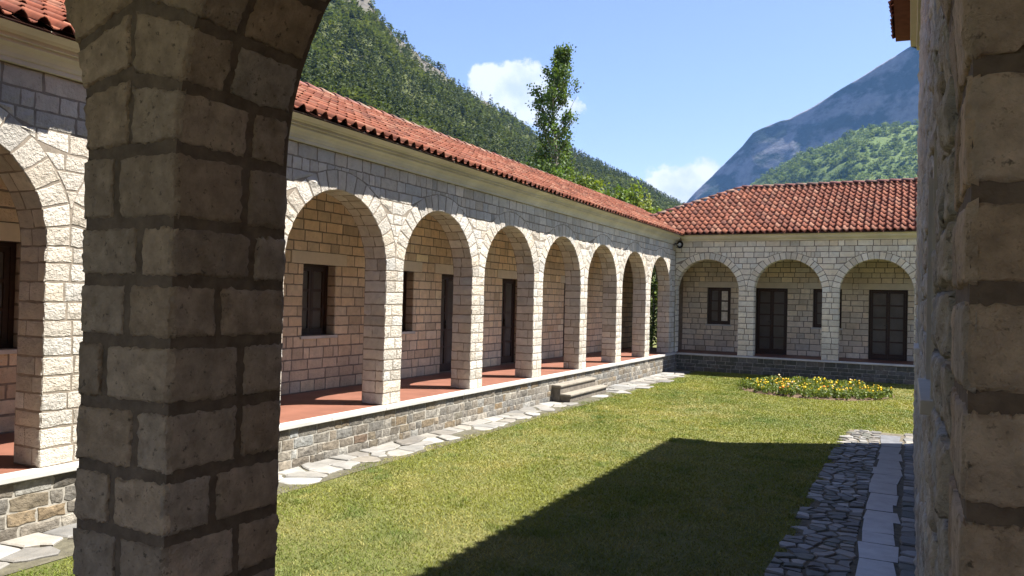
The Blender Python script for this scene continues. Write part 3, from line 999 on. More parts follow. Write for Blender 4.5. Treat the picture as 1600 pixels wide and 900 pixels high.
def north_wing():
    t = thing('arcade_wing', (-1, BY, GROUND), 'shaded stone arcade wing with hipped tile roof closing the courtyard behind the flower bed', 'building')
    P = Plane((0, BY, 0), (1, 0, 0), (0, -1, 0))
    arches = [(XB + PWB + k * SB, XB + (k + 1) * SB, 2.032) for k in range(-1, 4)]
    u0, u1 = -6.81, 5.6
    fac = arcade_core(P, u0, u1, .004, 3.64, arches, PD, MORTAR, t)
    rows = courses(.006, 3.60, .15, .19, (2.032,))
    st, vs = arcade(P, u0, u1, 3.64, arches, .21, PD, rows, .22, .44, .007, .006, lambda: lime_tint((0.74, 0.675, 0.55), .08), 21, (1,))
    PG = Plane((0, GWY, 0), (1, 0, 0), (0, -1, 0))
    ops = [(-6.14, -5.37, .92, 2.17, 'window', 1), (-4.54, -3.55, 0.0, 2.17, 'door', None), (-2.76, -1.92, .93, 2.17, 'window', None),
           (-1.13, -.06, 0.0, 2.17, 'door', None), (2.2, 3.2, 0.0, 2.17, 'door', None)]
    holes = [o[:4] for o in ops]
    gw = holed_wall(PG, -7.0, u1, .002, 3.52, holes, .24, MORTAR, t, 'gallery_wall')
    gst = Stones()
    gr = courses(.004, 3.5, .15, .19, (.92, 2.17, 2.36))
    flat_wall(gst, PG, -7.0, u1, gr, holes + [(o[0] - .3, o[1] + .3, 2.17, 2.36) for o in ops], .22, .46, .007, .006, lambda: lime_tint((0.74, 0.64, 0.50)))
    for a, b, c, d, kind, lit in ops:
        lintel(PG, a, b, 2.17, gw, .3, .19)
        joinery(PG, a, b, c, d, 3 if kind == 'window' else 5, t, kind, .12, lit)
    PP = Plane((0, BY - .09, 0), (1, 0, 0), (0, -1, 0))
    pl = MB().box(-6.72, u1, BY - .09, BY + .05, GROUND - .05, -.048).build('plinth', MORTAR_PALE, t)
    pst = Stones()
    flat_wall(pst, PP, -6.70, u1, courses(GROUND, -.052, .10, .14), [], .18, .40, .006, .013, dark_tint)
    coping(Plane((0, BY, 0), (1, 0, 0), (0, -1, 0)), -6.66, u1, -.05, .135, pl)
    MB().box(AX + .002 - .05, u1, BY + .05, GWY + .3, -.3, -.002).build('gallery_floor', TERRA, t)
    MB().box(-8.3, u1, BY + .02, 31.5, 3.66, 3.70).build('ceiling', CEIL, t)
    MB().box(-7.2, -7.0, GWY, 31.6, GROUND, 3.65).box(-7.0, u1, 31.4, 31.6, GROUND, 3.65).box(u1, u1 + .2, BY, 31.6, GROUND, 3.65).build('outer_wall', MORTAR, t)
    prof = [(0, 3.60), (.05, 3.60), (.06, 3.64), (.12, 3.655), (.18, 3.70), (.2, 3.75), (.25, 3.79), (.26, 3.82), (0, 3.83)]
    extrude_profile('cornice', prof, P, -6.60, u1, PLASTER, t)
    ey, ez, ry, rz = BY - .32, 3.80, 28.6, 5.80
    xw, hx = -9.55, -5.45
    rf = MB().quad((xw, ey, ez - .012), (u1, ey, ez - .012), (u1, ry, rz - .012), (hx, ry, rz - .012)) \
        .quad((xw, ey, ez - .012), (hx, ry, rz - .012), (hx, ry, rz - .012), (xw, 32.7, ez)) \
        .quad((hx, ry, rz - .012), (u1, ry, rz - .012), (u1, 32.7, ez), (xw, 32.7, ez)).build('roof', DECK, t)
    MB().quad((AX, ey + .005, ez - .016), (AX, ey + .15, ez - .04), (u1, ey + .15, ez - .04), (u1, ey + .005, ez - .016)).build('soffit', PLASTER, t)
    up = np.array([0, ry - ey, rz - ez]); L = np.linalg.norm(up); up /= L
    tile_slope(rf, (xw, ey - .02, ez), (1, 0, 0), up, int(12.4 / TW), int(L / TE) + 1,
               lambda p, r: p[0] > xw + (p[1] - ey) * (hx - xw) / (ry - ey) + .02 and p[1] < ry + .1 and not (p[0] < AX + .28 and p[2] < 3.775 + (AX + .315 - p[0]) * .526 - .12))
    ridge_caps(rf, (xw, ey, ez + .06), (hx, ry, rz + .05))
    ridge_caps(rf, (hx, ry, rz + .05), (u1, ry, rz + .05))
    lay([(st, fac, 'stone', LIME, dict(rough=.0018, jit=.003, seed=11)), (gst, gw, 'stone', LIME, dict(rough=.0015, jit=.003, seed=12)),
         (pst, pl, 'stone', PLINTH, dict(rough=.003, jit=.005, seed=13))], 300)
    lay([(vs, fac, 'voussoir', LIME, dict(rough=.0018, jit=.003, seed=14))], 150)


north_wing()


# ------------------------------------------------------------------ south gallery the camera stands in
def south_wing():
    t = thing('arcade_wing', (-2.3, 1.9, GROUND), 'shaded rough stone pillar and arch of the gallery framing the view, close to the viewer', 'building')
    P = Plane((0, 1.69, 0), (1, 0, 0), (0, -1, 0))
    TH = .49
    arches = [(-4.72, -2.53, 2.06), (-2.09, .10, 2.06)]
    fac = arcade_core(P, -6.8, 1.7, .0, 3.7, arches, TH, MORTAR_NEAR, t)
    rows = [0.004, .2, .4, .6, .80, 1.0, 1.22, 1.43, 1.63, 1.82, 2.06, 2.27, 2.47, 2.68, 2.9, 3.1, 3.3, 3.5, 3.68]
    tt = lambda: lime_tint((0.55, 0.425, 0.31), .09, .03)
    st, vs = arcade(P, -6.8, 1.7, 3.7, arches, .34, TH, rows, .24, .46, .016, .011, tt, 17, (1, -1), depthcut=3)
    MB().box(-6.8, 6.0, -1.6, 2.3, -.3, 0.0).build('gallery_floor', TERRA, t)
    MB().box(-6.8, 6.0, -1.6, 2.2, 3.7, 3.8).build('ceiling', CEIL, t)
    MB().box(-6.8, -5.6, -1.8, -1.6, GROUND, 3.8).box(-.4, 6.0, -1.8, -1.6, GROUND, 3.8).build('gallery_wall', mat_plain('gallery_plaster', (.6, .54, .44), .9, .08, 3), t)  # unseen wall; its opening is sized to set light on pillar and pier
    MB().box(-6.72, .05, 2.18, 2.28, GROUND - .05, -.05).build('plinth', MORTAR_PALE, t)
    rf = MB().quad((-6.5, 2.85, 3.62), (6.5, 2.85, 3.62), (6.5, -1.2, 5.6), (-9.6, -1.2, 5.2)).quad((-9.6, -1.2, 5.2), (6.5, -1.2, 5.6), (6.5, -5, 3.8), (-12, -5, 3.8)).build('roof', mat_plain('tile_colour', (.34, .13, .085), .9, .2, 9), t)  # unseen roof; eave extended to keep the sun off the pillar
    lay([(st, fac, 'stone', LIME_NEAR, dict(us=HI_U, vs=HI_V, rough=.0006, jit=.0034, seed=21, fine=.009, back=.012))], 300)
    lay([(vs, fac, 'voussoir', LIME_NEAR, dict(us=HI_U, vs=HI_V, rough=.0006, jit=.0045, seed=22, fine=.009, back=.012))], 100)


south_wing()


# ------------------------------------------------------------------ east building (tall wall at the right edge)
def east_building():
    t = thing('stone_building', (3, 8, GROUND), 'taller stone building whose rough wall runs along the stone path, seen edge-on', 'building')
    P = Plane((.10, 0, 0), (0, 1, 0), (-1, 0, 0))
    ops = [(3.25, 4.15, 1.27, 2.2), (7.45, 8.4, 1.27, 2.2)]
    y1, top = 13.85, 5.75
    fac = holed_wall(P, 2.18, y1, GROUND - .05, top, ops, .26, MORTAR, t, 'facade')
    MB().box(.36, 6.4, 1.9, y1 - .02, GROUND, top).build('room_block', MORTAR, t)
    MB().box(.101, 6.4, y1 - .02, y1, GROUND, top).build('end_wall', MORTAR, t)
    MB().box(.101, 6.4, -1.6, 2.17, 3.8, top).build('upper_wall', MORTAR, t)
    st, sn = Stones(), Stones()
    tt = lambda: lime_tint((0.50, 0.455, 0.385), .10, .04)
    flat_wall(sn, P, 2.18, 5.2, courses(GROUND, 3.7, .16, .24, (1.27, 2.2)), ops, .2, .42, .010, .022, tt)
    flat_wall(st, P, 5.2, y1, courses(GROUND, top, .15, .2, (1.27, 2.2)), ops, .24, .46, .009, .016, tt)
    flat_wall(st, P, 2.18, 5.2, courses(3.7, top, .15, .2), [], .24, .46, .009, .016, tt)
    for a, b, c, d in ops:
        joinery(P, a, b, c, d, 3, t, 'window', .18, None, False)
        MB().frame_box(P, a - .06, b + .06, c - .055, c - .002, -.2, .062).build('sill', mat_lintel, t, bevel=.004)
        # plaster edging standing proud round the opening
        for (ua, ub) in ((a - .02, a), (b, b + .02)):
            MB().frame_box(P, ua, ub, c, d + .02, -.05, .028).build('window_surround', mat_lintel, t)
    o = 2.16
    prof = [(0, 3.60), (.06, 3.60), (.07, 3.66), (.15, 3.67), (.16, 3.80), (0, 3.81)]
    extrude_profile('cornice', [(d, v + o + .02) for d, v in prof], P, -1.6, y1 + .15, mat_plain('cream_cornice', (.40, .375, .29), .8, .05, 4), t)
    ex, ez = -.27, 3.83 + o
    rf = MB().quad((ex, -1.8, ez - .012), (3.3, -1.8, ez + 1.7), (3.3, y1 + .2, ez + 1.7), (ex, y1 + .2, ez - .012)).quad((3.3, -1.8, ez + 1.7), (6.9, -1.8, ez), (6.9, y1 + .2, ez), (3.3, y1 + .2, ez + 1.7)) \
        .quad((ex, -1.8, ez - .012), (ex, y1 + .2, ez - .012), (.2, y1 + .2, ez - .03), (.2, -1.8, ez - .03)).quad((ex, y1 + .2, ez - .012), (3.3, y1 + .2, ez + 1.7), (6.9, y1 + .2, ez), (6.9, y1 + .2, ez - .1)).build('roof', DECK, t)
    up = np.array([3.3 - ex, 0, 1.7]); L = np.linalg.norm(up); up /= L
    tile_slope(rf, (ex - .03, -1.8, ez), (0, 1, 0), up, int((y1 + 2.05) / TW), 4, lambda p, r: True)
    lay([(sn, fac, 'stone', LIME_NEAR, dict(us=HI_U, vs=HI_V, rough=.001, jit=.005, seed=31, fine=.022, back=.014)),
         (st, fac, 'stone', LIME, dict(rough=.007, jit=.005, seed=32))], 300)


east_building()


# floodlight in the corner under the eaves
def floodlight():
    p = Vector((AX + .16, 24.52, 3.50))
    t = thing('floodlight', p, 'small black floodlight under the eaves where the two wings meet', 'lamp')
    mb = MB(); x, y, z = p
    mb.tube([(x - .05, y + .06, z + .0), (x + .01, y - .0, z - .005), (x + .05, y - .05, z - .015), (x + .075, y - .075, z - .02)], [.03, .07, .105, .12], 14)
    h = mb.build('housing', BLACK, t, True)
    MB().tube([(x - .16, y + .03, z + .02), (x - .02, y + .03, z + .02)], [.02, .02], 8).tube([(x - .16, y + .03, z - .03), (x - .155, y + .03, z + .07)], [.045, .045], 8).build('bracket', BLACK, t)
    c = Vector((x + .06, y - .06, z - .017)); d = Vector((1, -1, -.18)).normalized(); a = d.cross(Vector((0, 0, 1))).normalized(); b = a.cross(d)
    v = [c + (a * math.cos(k * math.pi / 8) + b * math.sin(k * math.pi / 8)) * .06 for k in range(16)] + [c + d * .012]
    link('lens', make_mesh('lens', [tuple(q) for q in v], [(k, (k + 1) % 16, 16, 16) for k in range(16)]) if False else _fan('lens', v), LENS, t)


def _fan(name, v):
    me = bpy.data.meshes.new(name); n = len(v) - 1
    me.from_pydata([tuple(q) for q in v], [], [(k, (k + 1) % n, n) for k in range(n)]); me.update()
    return me


floodlight()
# E-O-BUILDINGS

# ------------------------------------------------------------------ hills and mountains
def sweep_terrain(name, crest, foot_dist, mat, ns, nt_, prof, noise_amp, noise_freq, back_drop, seed, foot_z=-3.0, rock=None, crest_amp=.1):
    """surface between a foot line near the valley floor and a crest polyline, with a back slope; returns sampler"""
    cr = np.array(crest, float)
    seg = np.concatenate([[0], np.cumsum(np.linalg.norm(np.diff(cr, axis=0), axis=1))]); seg /= seg[-1]
    T = np.linspace(0, 1, nt_)
    C = np.stack([np.interp(T, seg, cr[:, i]) for i in range(3)], 1)
    hd = C[:, :2] / np.linalg.norm(C[:, :2], axis=1, keepdims=True)
    F = np.concatenate([hd * foot_dist, np.full((nt_, 1), foot_z)], 1)
    S = np.linspace(0, 1, ns)

    def surf(ti, s):
        t = np.asarray(ti, float); s = np.asarray(s, float)
        c = np.stack([np.interp(t, T, C[:, i]) for i in range(3)], -1); f = np.stack([np.interp(t, T, F[:, i]) for i in range(3)], -1)
        p = f + (c - f) * s[..., None]
        p[..., 2] = f[..., 2] + (c[..., 2] - f[..., 2]) * prof(s)
        w = np.sin(np.clip(s, 0, 1) * np.pi) ** .6
        nz = fbm(np.stack([p[..., 0], p[..., 1], p[..., 2] * .6], -1) * noise_freq, seed, 6, .52)
        p[..., 2] += nz * noise_amp * (w * (1 - crest_amp) + crest_amp)
        if rock:
            k = rock(t, s)
            p[..., 2] += k * (np.abs(fbm(p * .045, seed + 8, 5)) * 16 - 3)
        p[..., 1] += fbm(np.stack([p[..., 0], p[..., 1], p[..., 2]], -1) * noise_freq * 1.7 + 50, seed + 5, 5) * noise_amp * .7 * w
        return p
    G = surf(np.tile(T[None], (ns, 1)), np.tile(S[:, None], (1, nt_)))
    B = G[-1] * 1.0; B2 = B.copy(); B2[:, :2] += hd * back_drop; B2[:, 2] = foot_z
    G = np.concatenate([G, B2[None]], 0)
    n0 = G.shape[0]
    idx = np.arange(n0 * nt_).reshape(n0, nt_)
    f = np.stack([idx[:-1, :-1], idx[:-1, 1:], idx[1:, 1:], idx[1:, :-1]], -1).reshape(-1, 4)
    rk = np.zeros(n0 * nt_) if not rock else np.concatenate([rock(np.tile(T[None], (ns, 1)), np.tile(S[:, None], (1, nt_))), np.ones((1, nt_))]).ravel()
    o = link(name, make_mesh(name, G.reshape(-1, 3), f, np.repeat(rk[:, None], 3, 1)), mat)
    tag(o, kind='structure')
    return surf


def mat_terrain(name, greens, rock, rscale, lo, hi, slope=True):
    m, nt, b = new_mat(name)
    c = mixc(nt, remap(nt, pos_noise(nt, rscale * 2.2, 7, .62), .36, .64, 0, 1), greens[0], greens[1])
    f = remap(nt, pos_noise(nt, rscale, 8, .62, (1, 1, 1.6)), lo, hi, 0, 1)
    ad = nt.nodes.new('ShaderNodeMath'); ad.operation = 'MAXIMUM'
    sp = nt.nodes.new('ShaderNodeSeparateColor'); nt.links.new(tint_node(nt), sp.inputs[0])
    nt.links.new(f, ad.inputs[0]); nt.links.new(sp.outputs[0], ad.inputs[1]); f = ad.outputs[0]
    rk = mixc(nt, remap(nt, pos_noise(nt, rscale * 6, 6, .65), .35, .65, 0, 1), tuple(x * .6 for x in rock), rock)
    nt.links.new(mixc(nt, f, c, rk), b.inputs['Base Color'])
    b.inputs['Specular IOR Level'].default_value = .05
    bump(nt, b, pos_noise(nt, rscale * 9, 7, .65), .8, .35 / rscale * .12)
    return m


def hill_rock(t, s):
    n = fbm(np.stack([t * 60, s * 14, t * 0], -1), 71, 4)
    return np.clip((s - .84 + n * .16 - np.clip(t - .36, 0, 1) * 1.3) * 14, 0, 1) * (t < .50) * (t > .1)


HILL = [(-470, 180, 290), (-455, 260, 285), (-445, 340, 274), (-434, 415, 263), (-419, 484, 248), (-402, 511, 240), (-396, 540, 224), (-380, 576, 209), (-371, 606, 194),
        (-348, 653, 176), (-328, 697, 159), (-295, 754, 141), (-263, 808, 127), (-245, 845, 115), (-229, 881, 105), (-201, 939, 91), (-159, 1007, 70), (-80, 1080, 45), (0, 1140, 20)]
hill_surf = sweep_terrain('hillside', HILL, 95, mat_terrain('hill_soil', ((0.040, 0.050, 0.018), (0.075, 0.082, 0.028)), (0.125, 0.115, 0.10), .02, .66, .74), 110, 220,
                          lambda s: s ** 1.25, 14, .012, 500, 3, -3.0, hill_rock)
FAR = [(-1500, 3500, 40), (-1108, 3425, 200), (-880, 3387, 462), (-726, 3373, 609), (-644, 3359, 684), (-601, 3347, 733), (-459, 3318, 769), (-310, 3285, 826), (-192, 3244, 889),
       (-60, 3199, 949), (24, 3150, 975), (179, 3095, 1036), (321, 3033, 1100), (560, 2947, 1120), (900, 2800, 1050), (1400, 2500, 800)]
far_surf = sweep_terrain('mountain', FAR, 2930, mat_terrain('mountain_rock', ((0.022, 0.034, 0.02), (0.036, 0.046, 0.028)), (0.185, 0.177, 0.182), .006, .475, .575), 120, 200,
                         lambda s: s ** 1.1, 62, .006, 900, 41, -8, None, .3)
SPUR = [(-640, 1950, 60), (-520, 1900, 140), (-412, 1855, 223), (-338, 1849, 283), (-225, 1836, 346), (-157, 1823, 364), (-99, 1797, 385), (-31, 1780, 379), (16, 1760, 375), (103, 1737, 390), (201, 1688, 400), (320, 1670, 420), (600, 1560, 430), (900, 1400, 380)]
spur_surf = sweep_terrain('foothill', SPUR, 900, mat_terrain('foothill_turf', ((0.07, 0.10, 0.03), (0.10, 0.13, 0.04)), (0.2, 0.19, 0.16), .008, .62, .74), 90, 110,
                          lambda s: s ** 1.05, 40, .006, 500, 61, -6)


def tree_templates():
    out = []
    for k in range(10):
        g = np.random.default_rng(500 + k)
        n = 46
        con = k < 6
        h = g.uniform(.04, 1, n) if con else g.uniform(.15, 1, n)
        if con:
            rad = (.27 * (1 - h) ** .8 + .02) * g.uniform(.55, 1.05, n); size = .17 * (1.05 - h * .6)
            base = np.array([(0.034, 0.048, 0.014), (0.040, 0.055, 0.016), (0.046, 0.060, 0.018), (0.036, 0.048, 0.017), (0.052, 0.066, 0.020), (0.032, 0.044, 0.014)][k])
        else:
            rad = .36 * np.sqrt(np.clip(1 - ((h - .55) / .5) ** 2, .05, 1)) * g.uniform(.6, 1, n); size = np.full(n, .2)
            base = np.array([(0.064, 0.086, 0.024), (0.052, 0.072, 0.021), (0.080, 0.098, 0.030), (0.058, 0.076, 0.024)][k - 6])
        an = g.uniform(0, 2 * np.pi, n)
        c = np.stack([rad * np.cos(an), rad * np.sin(an), h * (.96 if con else .9)], 1)
        out_d = np.stack([np.cos(an), np.sin(an), np.full(n, -.35 if con else .2)], 1)
        V = []
        for i in range(n):
            d = out_d[i] + g.normal(0, .35, 3); d /= np.linalg.norm(d)
            a = np.cross(d, np.array([0, 0, 1.0]) + g.normal(0, .3, 3)); a /= np.linalg.norm(a)
            s = size[i]
            V += [c[i] + d * s * .6, c[i] - d * s * .45 + a * s * .5, c[i] - d * s * .45 - a * s * .5]
        T = np.repeat(base[None] * g.uniform(.8, 1.2, (n, 1)), 3, 0)
        out.append((np.array(V), T))
    return out


TT = tree_templates()


def scatter_forest(name, label, pts, heights, kinds, seed, gain=(1.22, 1.22, 1.22)):
    g = np.random.default_rng(seed)
    V, T = [], []
    for p, h, k in zip(pts, heights, kinds):
        v, t = TT[k]; a = g.uniform(0, 6.283); c, s = math.cos(a), math.sin(a); w = h * g.uniform(.85, 1.25)
        V.append(np.stack([(v[:, 0] * c - v[:, 1] * s) * w + p[0], (v[:, 0] * s + v[:, 1] * c) * w + p[1], v[:, 2] * h + p[2] - .4], 1)); T.append(t * g.uniform(.86, 1.14) * np.array(gain))
    V = np.concatenate(V); n = len(V) // 3
    o = link(name, make_mesh(name, V, np.arange(n * 3).reshape(n, 3), np.concatenate(T), False), FOREST)
    tag(o, label, 'forest', kind='stuff')


def forests():
    g = np.random.default_rng(77)
    n = 16000
    t = g.uniform(.06, .98, n); s = g.uniform(.18, 1.0, n) ** .75
    s = np.where(g.random(n) < .12, g.uniform(.97, 1.0, n), s)
    p = hill_surf(t, s)
    rocky = (hill_rock(t, s) > .3) & (g.random(n) < .88)
    glade = fbm(p * .018, 9, 4) > .22
    keep = ~rocky & ~(glade & (g.random(n) < .45))
    p, t, s = p[keep], t[keep], s[keep]; n = len(p)
    lower = fbm(p * .014, 21, 4) + (s - .45) * -.5 + g.normal(0, .18, n)
    up = fbm(p * .01, 25, 4) + (s - .66) * 2.2 * (t < .5) + g.normal(0, .2, n)
    kinds = np.where((lower > .18) | (up > .3), g.integers(6, 10, n), g.integers(0, 6, n))
    h = np.where(kinds < 6, g.uniform(7, 13, n), g.uniform(5, 9, n))
    scatter_forest('hillside_forest', 'dense pine and oak forest covering the steep hillside behind the long wing', p, h, kinds, 5)
    n = 8500
    t = g.uniform(.05, .9, n); s = g.uniform(.35, 1.0, n)
    p = spur_surf(t, s)
    keep = fbm(p * .006, 15, 4) + g.normal(0, .2, n) > -.12
    p = p[keep]; n = len(p)
    scatter_forest('foothill_woodland', 'sunlit scattered green woodland on the slope below the blue mountain', p, g.uniform(7, 13, n), g.integers(6, 10, n), 6, (1.5, 1.65, 1.25))


forests()


# ------------------------------------------------------------------ trees
def leaves_mesh(name, cen, size, tint, seed, flat=.3):
    """leaf quads folded along the midrib"""
    g = np.random.default_rng(seed); n = len(cen)
    d = g.normal(0, 1, (n, 3)); d[:, 2] -= .3; d /= np.linalg.norm(d, axis=1, keepdims=True)
    a = np.cross(d, g.normal(0, 1, (n, 3))); a /= np.linalg.norm(a, axis=1, keepdims=True)
    s = (size * g.uniform(.6, 1.3, n))[:, None]
    nn = np.cross(d, a)
    v = np.stack([cen - d * s * .5, cen + a * s * .38 + nn * s * .1, cen + d * s * .5, cen - a * s * .38 + nn * s * .1], 1).reshape(-1, 3)
    f = np.arange(n * 4).reshape(n, 4)
    t = np.repeat(tint, 4, 0)
    return make_mesh(name, v, f, t, False)


def tree(name, label, base, height, spread, ntwig, nleaf, leaf, greens, seed, upright=.8, bare=.12, trunk_r=.14, group=None, taper=lambda h: 1.0, clump=.35):
    g = np.random.default_rng(seed)
    base = np.array(base, float)
    t = thing(name, tuple(base), label, 'tree', group)
    mb = MB()
    tr = [base + np.array([g.normal(0, .02) * height * k / 6, g.normal(0, .02) * height * k / 6, height * .93 * k / 6]) for k in range(7)]
    mb.tube(tr, [trunk_r * (1 - .92 * k / 6) + .008 for k in range(7)], 8)
    C, T = [], []
    for k in range(ntwig):
        h = bare + (1 - bare) * (k + g.uniform(0, 1)) / ntwig
        h = min(h, .98)
        i = min(int(h * 6 / .93), 5); fr = h * 6 / .93 - i
        p = tr[i] + (tr[i + 1] - tr[i]) * min(max(fr, 0), 1)
        an = g.uniform(0, 6.283); L = spread * taper(h) * g.uniform(.55, 1.1)
        d = np.array([math.cos(an), math.sin(an), 0]) * L
        e = p + d + np.array([0, 0, L * upright * g.uniform(.7, 1.3)])
        mid = p + (e - p) * .5 + np.array([0, 0, -.06 * L])
        r = trunk_r * (1 - h) * .35 + .012
        mb.tube([p, mid, e], [r, r * .65, r * .3], 5)
        shade = g.uniform(.7, 1.3); gr = np.array(greens[g.integers(0, len(greens))])
        for q in range(max(1, int(4 * clump / .35))):
            fr = g.uniform(.35, 1.08); c = p + (e - p) * fr
            m = max(3, int(nleaf / ntwig / 4))
            C.append(c + g.normal(0, clump * .42, (m, 3)) * np.array([1, 1, 1.15])); T.append(gr[None] * shade * g.uniform(.75, 1.25, (m, 1)))
    mb.build('trunk', BARK, t, True)
    C = np.concatenate(C); T = np.concatenate(T)
    link('crown', leaves_mesh('crown', C, leaf, T, seed + 1), LEAF, t)
    return t


MIDG = [(0.075, 0.125, 0.03), (0.06, 0.105, 0.025), (0.09, 0.14, 0.035)]
DARKG = [(0.04, 0.07, 0.018), (0.05, 0.085, 0.02), (0.035, 0.06, 0.018)]
YELG = [(0.13, 0.17, 0.03), (0.11, 0.155, 0.028), (0.15, 0.18, 0.04), (0.09, 0.13, 0.028)]


def trees():
    ptap = lambda h: max(.3, 1.0 - abs(h - .55) * 1.0) if h < .8 else max(.12, .62 - (h - .8) * 2.6)
    tree('poplar_tree', 'tall slender poplar rising above the tiled roof in front of the cloud', (-18.0, 40, -1.0), 17.6, 1.5, 190, 25000, .15, MIDG + MIDG + DARKG[1:2], 300, 1.15, .1, .15, None, ptap, .33)
    far = [(-20.3, 42, 9.6, 'dark leafy tree at the foot of the poplar, on its hill side', DARKG + MIDG, 2.0),
           (-17.2, 39, 8.6, 'rounded green tree just beside the foot of the poplar', MIDG, 1.8),
           (-15.4, 38, 7.7, 'bright yellow-green tree behind the roof, first beyond the poplar', YELG, 1.9),
           (-13.6, 37, 6.8, 'bright yellow-green tree behind the roof, second beyond the poplar', YELG + MIDG, 1.8),
           (-12.5, 38, 6.3, 'low yellow-green tree behind the roof nearest the hip of the far wing', YELG, 1.6)]
    for i, (x, y, h, lab, gr, sp) in enumerate(far):
        tree('leafy_tree', lab, (x, y, -1.0), h + 1, sp, 46, 4200, .2, gr, 320 + i, .75, .22, .12, 'trees behind the long wing', lambda q: 1.0 if q < .6 else max(.3, 1.6 - q), .5)
    gar = [(-8.3, 30.6, 3.9, 'sunlit shrub seen through the open corner beside the far wing', YELG + MIDG, 1.0),
           (-9.6, 31.5, 4.2, 'leafy shrub glimpsed through the last arch of the long wing', MIDG + YELG, 1.1),
           (-10.8, 32.4, 4.4, 'leafy shrub glimpsed through the last arch but one of the long wing', YELG + MIDG, 1.1)]
    for i, (x, y, h, lab, gr, sp) in enumerate(gar):
        tree('garden_shrub', lab, (x, y, GROUND), h, sp, 60, 3600, .12, gr, 340 + i, .6, .06, .06, 'shrubs outside the courtyard corner', lambda q: 1.0 if q < .7 else max(.35, 1.7 - q), .4)
    MB().quad((-14, 27.2, GROUND + .004), (-7.3, 27.2, GROUND + .004), (-7.3, 29.0, GROUND + .004), (-14, 29.0, GROUND + .004)).build('pavement', mat_plain('outer_paving', (.5, .48, .44), .9, .1, 3))
    tag(bpy.data.objects['pavement'], kind='structure')


trees()


# ------------------------------------------------------------------ flower bed
BED = (-2.15, 20.95)


def flower_bed():
    n = 40; v = [(BED[0], BED[1], GROUND + .06)]; f = []
    for r, z in ((1.0, .055), (1.72, .035), (1.82, .0)):
        for k in range(n):
            a = 2 * math.pi * k / n; q = r * (1 + .03 * math.sin(5 * a + 1) + R.uniform(-.015, .015))
            v.append((BED[0] + q * math.cos(a), BED[1] + q * math.sin(a), GROUND + z + R.uniform(-.01, .01)))
    me = bpy.data.meshes.new('flower_bed')
    f = [(0, 1 + k, 1 + (k + 1) % n) for k in range(n)]
    for b in (0, 1):
        f += [(1 + b * n + k, 1 + (b + 1) * n + k, 1 + (b + 1) * n + (k + 1) % n, 1 + b * n + (k + 1) % n) for k in range(n)]
    me.from_pydata(v, [], f); me.update()
    tag(link('flower_bed', me, SOIL), kind='structure')
    variants = []
    cols = [('yellow', (0.74, 0.56, 0.02)), ('yellow', (0.76, 0.62, 0.03)), ('orange', (0.70, 0.26, 0.02)), ('yellow', (0.68, 0.46, 0.02)), ('green', None), ('pale', (.62, .5, .3))]
    for k, (cn, c) in enumerate(cols):
        g = np.random.default_rng(700 + k)
        m = 110
        rr = .17 * np.sqrt(g.uniform(0, 1, m)); an = g.uniform(0, 6.283, m)
        cen = np.stack([rr * np.cos(an), rr * np.sin(an), g.uniform(.01, .17, m) * (1 - (rr / .2) ** 2 * .5)], 1)
        gr = np.array([(0.10, 0.14, 0.03), (0.13, 0.16, 0.035), (0.075, 0.11, 0.025)])[g.integers(0, 3, m)] * g.uniform(.7, 1.2, (m, 1))
        fol = leaves_mesh('foliage', cen, .06, gr, 710 + k); fol.materials.append(LEAF)
        blo = None
        if c:
            V, F, T = [], [], []
            for b in range(4 if cn != 'pale' else 3):
                a, q = g.uniform(0, 6.283), .16 * math.sqrt(g.uniform(0, 1)); z = g.uniform(.11, .17)
                cx, cy = q * math.cos(a), q * math.sin(a); r = g.uniform(.013, .026); i0 = len(V)
                tx, ty = g.normal(0, .3, 2)
                for j in range(8):
                    t = 2 * math.pi * j / 8; x, y = r * math.cos(t), r * math.sin(t); V.append((cx + x, cy + y, z + x * tx + y * ty))
                V.append((cx, cy, z + .018)); V.append((cx, cy, z - .05))
                for j in range(8):
                    F.append((i0 + j, i0 + (j + 1) % 8, i0 + 8)); F.append((i0 + (j + 1) % 8, i0 + j, i0 + 9))
                T += [np.array(c) * g.uniform(.8, 1.15)] * 10
            blo = make_mesh('blossom', V, F, np.array(T), False); blo.materials.append(PETAL)
        variants.append((cn, fol, blo))
    k = 0
    for i in range(900):
        a, q = R.uniform(0, 6.283), 1.72 * math.sqrt(R.random())
        x, y = BED[0] + q * math.cos(a), BED[1] + q * math.sin(a)
        if any((x - px) ** 2 + (y - py) ** 2 < .225 ** 2 for px, py in PLANTS): continue
        PLANTS.append((x, y))
        edge = q > 1.35 and math.sin(a) < .3
        cn, fol, blo = variants[4 if (edge and R.random() < .6) else R.choice([0, 1, 3, 0, 1, 3, 0, 1, 0, 1, 3, 2, 4, 4, 4, 4, 4, 5])]
        s = R.uniform(.8, 1.25)
        t = bpy.data.objects.new('marigold_plant', None); COL.objects.link(t); t.empty_display_size = .1
        t.location = (x, y, GROUND + .035); t.rotation_euler.z = R.uniform(0, 6.28); t.scale = (s, s, s * R.uniform(.85, 1.2))
        tag(t, {'yellow': 'yellow flowering marigold plant in the round bed on the lawn', 'orange': 'orange flowering marigold plant in the round bed on the lawn',
                'green': 'leafy bedding plant without blooms in the round bed on the lawn', 'pale': 'pale flowering bedding plant in the round bed on the lawn'}[cn], 'flower plant', cn + ' plants in the round flower bed')
        for nm, me in (('foliage', fol), ('blossom', blo)):
            if me is None: continue
            o = bpy.data.objects.new(nm, me); COL.objects.link(o); o.parent = t


PLANTS = []
flower_bed()


